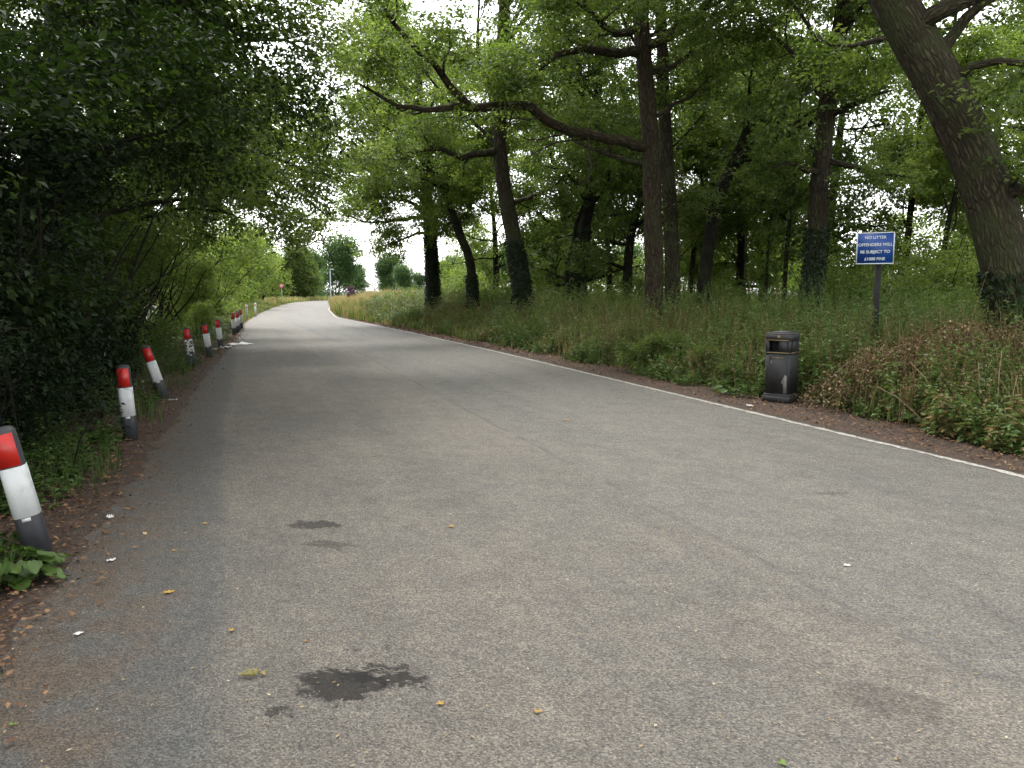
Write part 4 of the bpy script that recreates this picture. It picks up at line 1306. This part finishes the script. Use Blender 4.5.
mb.box((0.02, -0.2205, 0.42), (0.335, 0.006, 0.52))
dp = mb.obj('door', M_BIN, binr)
mb = MB()
mb.box((-0.105, -0.226, 0.60), (0.016, 0.010, 0.05))
mb.obj('lock', M_SCUFF, dp)
# band round the waist, hood with openings front and right
mb = MB()
mb.box((0, 0, 0.735), (0.452, 0.452, 0.03), bevel=0.022)
for sx in (-1, 1):
    for sy in (-1, 1):
        mb.box((sx * 0.188, sy * 0.188, 0.835), (0.064, 0.064, 0.17), bevel=0.012)
mb.box((0.085, -0.213, 0.835), (0.15, 0.012, 0.17))          # body-coloured plate across the right part of the front opening
mb.box((0, 0.205, 0.835), (0.32, 0.016, 0.17))
mb.box((0.205, 0.03, 0.835), (0.016, 0.26, 0.17))
mb.box((-0.205, 0.0, 0.835), (0.016, 0.32, 0.17))
mb.box((0, 0, 0.965), (0.452, 0.452, 0.09), bevel=0.022)
mb.box((0, 0, 1.022), (0.452, 0.452, 0.024), taper=0.93, bevel=0.022)
mb.box((0, 0, 1.046), (0.40, 0.40, 0.024), taper=0.35, bevel=0.03)
mb.obj('hood', M_BIN, binr)
mb = MB()
mb.box((0, 0, 0.755), (0.36, 0.36, 0.006))
mb.box((0, 0, 0.915), (0.36, 0.36, 0.006))
mb.box((0.0, 0.03, 0.835), (0.30, 0.26, 0.14))  # solid block fills the opening, its shade put into the colour
mb.obj('opening_shade_block', M_RECESS_SHADE, binr)
for cc, ss in (((0, -0.2290, 0.926), (0.385, 0.003, 0.010)), ((0, -0.2290, 0.742), (0.385, 0.003, 0.010)), ((0.2290, 0, 0.742), (0.003, 0.385, 0.010)), ((0, -0.2245, 0.668), (0.20, 0.006, 0.008))):
    mb = MB()
    mb.box(cc, ss)
    mb.obj('gold_line', M_GOLD, binr)
mb = MB()
mb.box((0.01, -0.229, 0.975), (0.046, 0.003, 0.040), bevel=0.0)
mb.box((0.01, -0.229, 1.0), (0.02, 0.003, 0.012))
mb.obj('emblem', M_GOLD, binr)
mb = MB()
pv = [(0.07, 0.30), (0.14, 0.42), (0.175, 0.40), (0.175, 0.14), (0.115, 0.14), (0.11, 0.27)]
mb.add([(a, -0.2256, b) for a, b in pv] + [(a, -0.2200, b) for a, b in pv], [(0, 5, 1), (1, 5, 4), (1, 4, 2), (2, 4, 3)], [(i, (i + 1) % 6, 6 + (i + 1) % 6, 6 + i) for i in range(6)])
mb.obj('scuffed_patch', M_SCUFF, binr)

# ------------------------------------------------------------------ blue sign on a post
M_BLUE = plain_mat('sign_blue', (0.003, 0.042, 0.2), 0.5, 0.1, 6, (0.01, 0.06, 0.16), 0.25)
M_SWHITE = plain_mat('sign_white', (0.5, 0.54, 0.54), 0.5, 0.06, 10)
M_POST = plain_mat('post_black', (0.008, 0.008, 0.007), 0.85, 0.3, 12, (0.04, 0.05, 0.025), 0.4)
sc_ = at(876, 248.5, 13)
SRZ = R(-33)
pbase = at(871.5, 392, 13)
sr = thing('sign', 'blue no-litter sign with white lettering on a thin black post', 'sign', (pbase[0], 13, 0), 0)
mb = MB()
ptop = at(880, 231, 13)
q0 = np.array([0, 0, -0.05])
q1 = np.array([ptop[0] - pbase[0], 0.0, ptop[2]])
mb.tube([q0, q0 + (q1 - q0) * 0.5, q1], 0.05, 14)
mb.obj('post', M_POST, sr, True)
cx = np.array([sc_[0] - pbase[0], 0, sc_[2]])
cr, srn = math.cos(SRZ), math.sin(SRZ)
RM = np.array([[cr, -srn, 0], [srn, cr, 0], [0, 0, 1]])
fwd_ = RM @ np.array([0, -1, 0])
pc = cx + fwd_ * 0.070 - np.array([0, 0, 0])
SW, SH = 0.55, 0.49


def plate(mb, w2, h2, th, c, cham=0.0):
    mb.box(c, (w2, th, h2), RM)


mb = MB()
plate(mb, SW, SH, 0.006, pc)
pl = mb.obj('panel', M_BLUE, sr)
mb = MB()
for (w2, h2, dx, dz) in ((SW, 0.016, 0, SH / 2 - 0.008), (SW, 0.016, 0, -SH / 2 + 0.008), (0.016, SH - 0.034, SW / 2 - 0.008, 0), (0.016, SH - 0.034, -SW / 2 + 0.008, 0)):
    mb.box(pc + RM @ np.array([dx, -0.005, dz]), (w2, 0.004, h2), RM)
mb.obj('border', M_SWHITE, pl)
for dz in (0.12, -0.12):
    mb = MB()
    mb.box(pc + RM @ np.array([0.0, 0.02, dz]), (0.13, 0.034, 0.03), RM)
    mb.obj('bracket', M_POST, sr)


def text_mesh(body, size, offs=0.0):
    cu = bpy.data.curves.new('lettering', 'FONT')
    cu.body = body
    cu.size = size
    cu.align_x = 'CENTER'
    cu.align_y = 'CENTER'
    cu.extrude = 0.001
    cu.offset = offs
    cu.space_character = 1.0
    to = bpy.data.objects.new('lettering', cu)
    COL.objects.link(to)
    dg = bpy.context.evaluated_depsgraph_get()
    me = bpy.data.meshes.new_from_object(to.evaluated_get(dg))
    bpy.data.objects.remove(to)
    return me


for line, dz in (('NO LITTER', 0.165), ('OFFENDERS WILL', 0.055), ('BE SUBJECT TO', -0.055), ('\u00a31000 FINE', -0.165)):
    me = text_mesh(line, 0.063, 0.0013)
    me.materials.append(M_SWHITE)
    o = bpy.data.objects.new('lettering', me)
    COL.objects.link(o)
    o.parent = pl
    p = pc + RM @ np.array([0, -0.0055, dz])
    o.location = p
    o.rotation_euler = (math.pi / 2, 0, SRZ)

# ------------------------------------------------------------------ distant street furniture
M_GREYBLUE = plain_mat('galvanised', (0.27, 0.31, 0.31), 0.45, 0.1, 6)
q = at(330.5, 285, 128)
lp = thing('lamp_post', 'tall pale lamp post standing at the far bend', 'lamp post', (q[0], q[1], 0))
mb = MB()
mb.tube([(0, 0, 0), (0, 0, 1.0), (0, 0, 4.9)], [0.11, 0.085, 0.06], 10)
mb.obj('post', M_GREYBLUE, lp, True)
mb = MB()
mb.box((0.28, 0, 4.92), (0.75, 0.24, 0.14), taper=0.7, bevel=0.05)
mb.obj('lamp_head', M_GREYBLUE, lp)
q = at(281.5, 285, 97)
rs = thing('road_sign', 'round red road sign at the hedge foot', 'sign', (q[0] , q[1], 0), R(-10))
mb = MB()
mb.tube([(0, 0, 0), (0, 0, 1.2), (0, 0, 2.3)], 0.035, 8)
mb.obj('post', M_GREYBLUE, rs, True)
M_SRED = plain_mat('sign_red', (0.42, 0.05, 0.06), 0.5, 0.1)
th = np.linspace(0, 2 * np.pi, 32, endpoint=False)


def disc(r, y0, y1, z):
    mb = MB()
    v = np.concatenate([np.stack([r * np.cos(th), np.full(32, y0), z + r * np.sin(th)], 1), np.stack([r * np.cos(th), np.full(32, y1), z + r * np.sin(th)], 1), [[0, y0, z], [0, y1, z]]])
    j = np.arange(32)
    k2 = (j + 1) % 32
    mb.add(v, np.concatenate([np.stack([np.full(32, 64), j, k2], 1), np.stack([np.full(32, 65), 32 + k2, 32 + j], 1)]), np.stack([j, 32 + j, 32 + k2, k2], 1))
    return mb


disc(0.30, -0.055, -0.045, 2.15).obj('disc', M_SRED, rs)
disc(0.2, -0.06, -0.056, 2.15).obj('disc_face', plain_mat('sign_pink', (0.5, 0.3, 0.33), 0.5, 0.1), rs)
q = at(374.5, 285, 75)
mp = MB()
mp.tube([(0, 0, 0), (0, 0, 2.0), (0, 0, 3.6)], [0.05, 0.045, 0.035], 8)
mp.lathe([(0.05, 3.6), (0.06, 3.62), (0.05, 3.7), (0.0, 3.72)], 10)
o = mp.obj('pole', M_SWHITE, None, True)
o.location = (q[0], q[1], 0)
tag(o, 'pale slim pole rising from the seeding grass', 'pole')

# pale rail and white boulder beyond the light gap
M_RAIL = plain_mat('rail_concrete', (0.5, 0.47, 0.45), 0.8, 0.15, 4)
q0, q1 = at(716, 293.5, 52), at(792, 293.5, 50)
rl = thing('guard_rail', 'low pale rail crossing the light gap between the trunks', 'rail', (q0[0], q0[1], 0))
dv = q1 - q0
Lr = float(np.hypot(dv[0], dv[1])) * 1.15
ang = math.atan2(dv[1], dv[0])
RR = np.array([[math.cos(ang), -math.sin(ang), 0], [math.sin(ang), math.cos(ang), 0], [0, 0, 1]])
mb = MB()
mb.box(RR @ np.array([Lr / 2, 0, 1.42]), (Lr, 0.10, 0.22), RR, bevel=0.0)
mb.obj('beam', M_RAIL, rl)
for i in range(5):
    mb = MB()
    mb.box(RR @ np.array([0.1 + (Lr - 0.2) * i / 4, 0.12, 0.74]), (0.12, 0.12, 1.5), RR)
    mb.obj('rail_post', M_RAIL, rl)

# ------------------------------------------------------------------ plants and litter one can point to
def leaf_blade(mb, p, d, nrm_, L, W, tone, lobes=0, curl=0.12, heart=True):
    """one broad leaf as a small grid"""
    d = norm(d)
    s = norm(np.cross(nrm_, d))
    u = np.cross(d, s)
    n = 9
    rows = []
    for i in range(n):
        t = i / (n - 1)
        wd = math.sin(math.pi * min(1, (t * 0.86 + 0.14))) ** 0.8 if heart else math.sin(math.pi * t) ** 0.9
        if lobes:
            wd *= 0.72 + 0.34 * abs(math.sin(t * math.pi * lobes))
        if i == n - 1:
            wd = 0.02
        for a in (-1, -0.5, 0, 0.5, 1):
            back = -0.10 * L * abs(a) if (heart and i == 0) else 0
            q = np.asarray(p) + d * (t * L + back) + s * (a * W / 2 * wd) + u * (abs(a) * W * 0.13 + 0.05 * W * math.sin(11 * t + 4 * a + 9 * W * 50) - curl * L * t * t)
            rows.append(q)
    q = [(i * 5 + j, i * 5 + j + 1, (i + 1) * 5 + j + 1, (i + 1) * 5 + j) for i in range(n - 1) for j in range(4)]
    mb.add(rows, None, q, tone)


def burdock(seed, label, loc, leaves, size, group=None):
    rng = np.random.default_rng(seed)
    root = thing('burdock_plant', label, 'plant', loc, 0, group)
    lm_, sm_ = MB(), MB()
    for i in range(leaves):
        az = 2 * math.pi * (i + rng.random() * 0.8) / leaves
        o = np.array([math.cos(az), math.sin(az), 0])
        r = size * rng.uniform(0.35, 1.1)
        h = size * rng.uniform(0.35, 1.0)
        tip = o * r + np.array([0, 0, h])
        sm_.tube([np.zeros(3), o * r * 0.5 + np.array([0, 0, h * 0.65]), tip], [0.007, 0.005, 0.003], 5, False)
        L = size * rng.uniform(0.45, 0.85)
        leaf_blade(lm_, tip, o + np.array([0, 0, -0.35]) + rng.normal(0, 0.15, 3), np.array([0, 0, 1.0]) + o * 0.3 + rng.normal(0, 0.15, 3), L, L * rng.uniform(0.7, 0.95), np.clip(rng.normal(0.4, 0.14), 0, 0.8))
    sm_.obj('stalk', M_WEED, root, True)
    lm_.obj('foliage', M_WEED, root, True)
    return root


burdock(1, 'clump of big soft burdock leaves wrapping the foot of the nearest bollard', tuple(gnd(10, 590) + np.array([-0.06, 0.1, 0])), 70, 0.165)
burdock(2, 'single low burdock sprig on the road edge right of the nearest bollard', tuple(gnd(48, 570)), 7, 0.10)
burdock(3, 'lone burdock with pale heart leaves under the brown bramble heap', tuple(gnd(915, 424)), 9, 0.2)
burdock(4, 'low burdock at the lip of the litter near the right frame edge', tuple(gnd(962, 434)), 9, 0.16)
burdock(5, 'leafy burdock at the left foot of the black bin', tuple(gnd(733, 396)), 12, 0.2)
burdock(6, 'burdock beside the foot of the upright second bollard', tuple(gnd(95, 440)), 16, 0.2)


def heap(seed, label, loc, w_, h, d_):
    """collapsed dead bramble: dense arching thin stems with tiny dead leaves"""
    rng = np.random.default_rng(seed)
    root = thing('bramble_heap', label, 'bramble', loc, 0, 'dead bramble heaps')
    sm_ = MB()
    P, Dd = [], []
    for i in range(420):
        a = np.array([rng.uniform(-w_ / 2, w_ / 2), rng.uniform(-d_ / 2, d_ / 2), 0])
        env = max(0.25, 1 - (2 * a[0] / w_) ** 2) ** 0.5
        az = rng.uniform(0, 2 * math.pi)
        L = rng.uniform(0.3, 0.9) * h
        top = h * env * rng.uniform(0.5, 1.05)
        e = a + np.array([math.cos(az) * L, math.sin(az) * L * 0.8, -0.1 * rng.random()])
        mid = (a + e) / 2
        mid[2] = top
        e[2] = top * rng.uniform(0.1, 0.8)
        path = resample([a, a * 0.6 + mid * 0.4 + np.array([0, 0, top * 0.25]), mid, e], 0.14) + rng.normal(0, 0.012, 3)
        tn = np.clip(rng.normal(0.48, 0.2), 0, 1)
        sm_.tube(path, rng.uniform(0.0025, 0.005), 3, False, tone=tn)
        for q in path[2:]:
            P.append(q)
            Dd.append(norm(rng.normal(0, 1, 3)))
    sm_.obj('stems', M_DRY, root)
    lm_ = MB()
    crown_leaves(rng, lm_, list(zip(P, Dd)), 9, 0.08, 0.042, 0.024, 0.42, 0.22, thick=0.6)
    lm_.obj('foliage', M_DRY, root)
    return root


g = gnd(905, 418)
heap(21, 'broad rusty-brown heap of dead bramble below the blue sign', (g[0] + 0.25, g[1] + 0.75, 0), 1.5, 0.82, 1.1)
g = gnd(1000, 428)
heap(22, 'taller tangled dead bramble under the massive leaning trunk', (g[0] + 0.4, g[1] + 1.4, 0), 1.9, 1.15, 1.0)
heap(23, 'small dead bramble heap left of the black bin', tuple(gnd(722, 372) + np.array([0.3, 1.2, 0])), 1.5, 0.7, 0.9)

# dry canes at the far right
for i, (u, v, lx, hh, lab) in enumerate(((1003, 440, 0.04, 0.95, 'pale dry cane standing nearest the right frame edge'), (988, 436, -0.03, 0.8, 'short pale dry cane beside the tallest dry cane'), (1016, 443, 0.08, 0.7, 'slanting dry cane at the very right frame edge'),
                                   (958, 430, -0.42, 0.78, 'long dry cane leaning left across the brown heap'), (940, 432, -0.55, 0.5, 'low dry cane leaning left over the burdock'))):
    g = gnd(u, v) + np.array([0, 0.15, 0])
    mb = MB()
    mb.tube([(0, 0, -0.02), (lx * 0.4, 0.02, hh * 0.4), (lx * 0.75, 0.05, hh * 0.75), (lx * 1.2, 0.06, hh)], [0.008, 0.007, 0.006, 0.003], 6, tone=0.9)
    for t in (0.35, 0.6, 0.8):
        s = 1 if (i + int(t * 10)) % 2 else -1
        mb.tube([(lx * t, 0.03, hh * t), (lx * t + s * 0.06, 0.0, hh * t + 0.09), (lx * t + s * 0.09, -0.02, hh * t + 0.2)], [0.004, 0.003, 0.002], 4, tone=0.85)
    o = mb.obj('dry_cane', M_DRY, None, True)
    o.location = g
    tag(o, lab, 'cane', 'dry canes in the right verge')

# dead twiggy stalks at the left
for i, (x0, y0, hh, lx, lab) in enumerate(((-3.6, 5.9, 1.55, 0.12, 'pale dead stalk rising behind the nearest bollard'), (-3.85, 6.2, 1.25, -0.12, 'shorter bent dead stalk left of the pale dead stalk'), (-3.75, 6.8, 1.1, 0.3, 'dead twiggy stalk leaning towards the road before the ivy'))):
    rng = np.random.default_rng(300 + i)
    mb = MB()
    main = wander(rng, (0, 0, -0.02), (lx, 0, 1), hh, 8, 0.08, (0, 0, 0))
    mb.tube(main, np.linspace(0.008, 0.003, len(main)), 6, tone=0.34)
    for k in range(22):
        j = rng.integers(2, len(main) - 1)
        az = rng.uniform(0, 6.28)
        pth = wander(rng, main[j], (math.cos(az), math.sin(az), 0.25), rng.uniform(0.2, 0.45), 5, 0.25, (0, 0, -0.06))
        mb.tube(pth, np.linspace(0.0028, 0.0012, len(pth)), 4, False, tone=0.3)
    o = mb.obj('dead_stalk', M_BARK_DARK, None, True)
    o.location = (x0, y0, 0)
    tag(o, lab, 'stalk', 'dead stalks by the nearest bollard')

# verge bushes on the right
vb = make_shrub(109, 'verge_bush', 'rounded verge bush', 'bush', 1.4, 0.85, M_OAK, 0.06, 200, 24, tone=0.55, spray=0.16, stems=8)
shrub_row(vb, [tuple(gnd(642, 376)[:2] + np.array([0.3, 0.7])) + (0.2, 0.95), tuple(gnd(560, 356)[:2] + np.array([0.4, 1.0])) + (1.2, 0.8), tuple(gnd(700, 388)[:2] + np.array([0.4, 1.0])) + (3.2, 0.8),
               tuple(gnd(500, 344)[:2] + np.array([0.4, 1.3])) + (2.0, 0.9), tuple(gnd(820, 402)[:2] + np.array([0.35, 0.9])) + (4.1, 0.75), tuple(gnd(450, 335)[:2] + np.array([0.5, 1.5])) + (5.1, 1.0),
               tuple(gnd(400, 326)[:2] + np.array([0.5, 1.3])) + (0.8, 1.0), tuple(gnd(612, 366)[:2] + np.array([0.6, 2.4])) + (0.1, 1.05),
               tuple(gnd(530, 349)[:2] + np.array([0.5, 2.6])) + (1.9, 1.1), tuple(gnd(670, 381)[:2] + np.array([0.5, 1.7])) + (3.7, 0.9), tuple(gnd(585, 361)[:2] + np.array([0.35, 0.8])) + (5.6, 0.6), tuple(gnd(725, 395)[:2] + np.array([0.3, 0.6])) + (2.6, 0.55), tuple(gnd(760, 392)[:2] + np.array([0.6, 2.0])) + (2.9, 1.0)],
          ['rounded green bush spilling to the litter below the reddish oak', 'low green bush below the twin-stemmed oak', 'low green bush below the black leaning oak', 'low green bush below the ivy-footed oak',
           'low green bush right of the black bin', 'low green bush below the crooked oak', 'low green bush below the ivy-sleeved far oak', 'bush set back in the verge left of the rounded green bush', 'bush set back in the verge below the twin-stemmed oak', 'bush just right of the rounded green bush', 'small bush close to the white line left of the rounded green bush', 'small bush close to the white line left of the bin', 'bush set back behind the black bin'], 'low bushes in the right verge')

# fallen leaves and scraps on the asphalt
def star_leaf(mb, size, tone, lobes=5):
    n = lobes * 4
    pts = []
    for i in range(n):
        a = 2 * math.pi * i / n
        r = size * (0.34 + 0.66 * (0.5 + 0.5 * math.cos(a * lobes)) ** 0.9) * (0.8 + 0.35 * math.cos(a / 2) ** 2)
        pts.append((r * math.cos(a), r * math.sin(a), 0.006 + 0.25 * r * (0.5 + 0.5 * math.sin(3 * a)) * 0.6))
    pts.append((0, 0, 0.003))
    mb.add(pts, [(n, i, (i + 1) % n) for i in range(n)], None, tone)
    mb.tube([(-size * 0.3, 0, 0.004), (-size * 1.1, size * 0.15, 0.006)], 0.0012, 4, tone=tone)


M_YEL = tone_mat('yellow_leaf', [(0.0, (0.1, 0.16, 0.03)), (0.35, (0.25, 0.15, 0.05)), (0.7, (0.36, 0.23, 0.04)), (1.0, (0.45, 0.3, 0.06))], 0.6, 0.1)
for i, (u, v, s, t, rz, lab) in enumerate([
    (168, 594, 0.045, 0.85, 0.4, 'bright yellow lobed leaf on the dark left strip of asphalt'),
    (451, 528, 0.045, 0.45, 1.4, 'curled brownish leaf out in the middle of the road'),
    (441, 706, 0.026, 0.75, 2.2, 'small yellow-green leaf right of the big oil stain'),
    (537, 714, 0.028, 0.5, 0.2, 'faded tan leaf further right of the big oil stain'),
    (306, 643, 0.018, 0.4, 3.0, 'small orange-brown leaf above the big oil stain'),
    (782, 766, 0.03, 0.0, 1.0, 'green leaf at the bottom edge of view'),
    (232, 632, 0.026, 0.7, 5.0, 'small yellow leaf left of the big oil stain'),
    (205, 525, 0.035, 0.65, 2.0, 'yellow leaf level with the twin oil smears'),
    (174, 552, 0.028, 0.62, 0.9, 'pale yellow leaf above the bright yellow lobed leaf'),
    (128, 510, 0.03, 0.55, 3.9, 'tan leaf beside the white paper scrap'),
    (566, 421, 0.06, 0.7, 3.6, 'yellow leaf far out on the grey carriageway'),
    (13, 727, 0.022, 0.05, 2.6, 'green leaf scrap at the bottom left corner'),
]):
    mb = MB()
    star_leaf(mb, s * 0.72, t * 0.8, 5 if i % 2 == 0 else 3)
    o = mb.obj('fallen_leaf', M_YEL)
    g = gnd(u, v)
    o.location = (g[0], g[1], 0.006)
    o.rotation_euler = (0, 0, rz)
    tag(o, lab, 'leaf', 'fallen leaves on the road')

# green sprig
mb = MB()
rng = np.random.default_rng(8)
for i in range(14):
    a = rng.uniform(0, 6.28)
    leaf_blade(mb, (rng.uniform(-0.06, 0.06), rng.uniform(-0.02, 0.02), 0.008), (math.cos(a), math.sin(a) * 0.5, 0.3), (0, 0, 1), 0.035, 0.014, 0.1 + 0.2 * rng.random(), 0, 0.1, False)
o = mb.obj('green_sprig', M_YEL, None, True)
g = gnd(252, 678)
o.location = (g[0], g[1], 0.006)
tag(o, 'torn green sprig lying just left above the big oil stain', 'sprig')

M_PAPER = plain_mat('paper', (0.55, 0.54, 0.52), 0.7, 0.05, 20)


def scrap(seed, sx, sy, hz, name, label, u, v, cat='litter'):
    rng = np.random.default_rng(seed)
    n = 7
    xs = np.linspace(-0.5, 0.5, n)
    pts = []
    for a in xs:
        for b in xs:
            edge = 1 + rng.normal(0, 0.12)
            pts.append((a * sx * (0.7 if sx < 0.1 else 1) * edge, b * sy * (0.7 if sx < 0.1 else 1) * edge, 0.003 + hz * 0.8 * abs(math.sin(a * 7 + seed) * math.cos(b * 6 + 1.3 * seed)) * rng.uniform(0.6, 1.2)))
    q = [(i * n + j, (i + 1) * n + j, (i + 1) * n + j + 1, i * n + j + 1) for i in range(n - 1) for j in range(n - 1)]
    mb = MB()
    mb.add(pts, None, q)
    o = mb.obj(name, M_PAPER, None, False)
    g = gnd(u, v)
    o.location = (g[0], g[1], 0.008)
    o.rotation_euler = (0, 0, seed)
    md = o.modifiers.new('thickness', 'SOLIDIFY')
    md.thickness = 0.001
    tag(o, label, cat, None)
    return o


scrap(1, 0.06, 0.05, 0.03, 'paper_scrap', 'white crumpled paper scrap on the leaf litter beside the nearest bollard', 110, 519)
scrap(2, 0.05, 0.06, 0.012, 'paper_scrap', 'torn whitish paper flake below the white crumpled scrap', 111, 562)
scrap(3, 0.04, 0.05, 0.01, 'paper_scrap', 'off-white paper crumb near the bottom left corner', 78, 636)
scrap(4, 0.75, 0.5, 0.09, 'rag', 'flat white rag spread on the road edge past the sixth bollard', 238, 345, 'rag')
scrap(5, 0.35, 0.3, 0.09, 'rag', 'crumpled white rag heaped at the foot of the sixth bollard', 226, 348.5, 'rag')
scrap(6, 0.16, 0.12, 0.07, 'paper_scrap', 'white litter tucked between the fifth and sixth bollards', 215, 350)
scrap(7, 0.12, 0.08, 0.03, 'paper_scrap', 'white scrap at the foot of the leaning third bollard', 173, 401)
scrap(8, 0.13, 0.08, 0.03, 'paper_scrap', 'white paper dropped on the litter left of the black bin', 751, 407)
scrap(9, 0.05, 0.03, 0.01, 'paper_scrap', 'white paper fleck on the right-hand lane', 847, 567)

# ------------------------------------------------------------------ render settings
scene.render.engine = 'CYCLES'
c = scene.cycles
c.use_denoising = True
try:
    c.denoiser = 'OPENIMAGEDENOISE'
except Exception:
    pass
c.max_bounces = 8
c.diffuse_bounces = 3
c.glossy_bounces = 2
c.transmission_bounces = 4
c.transparent_max_bounces = 4
c.caustics_reflective = False
c.caustics_refractive = False
c.use_adaptive_sampling = True
c.adaptive_threshold = 0.02
vs = scene.view_settings
vs.view_transform = 'Standard'
vs.look = 'None'
vs.gamma = 1.0
vs.use_curve_mapping = False
vs.exposure = 2.1
print('TREES', sum(s[2] for s in STATS), STATS)
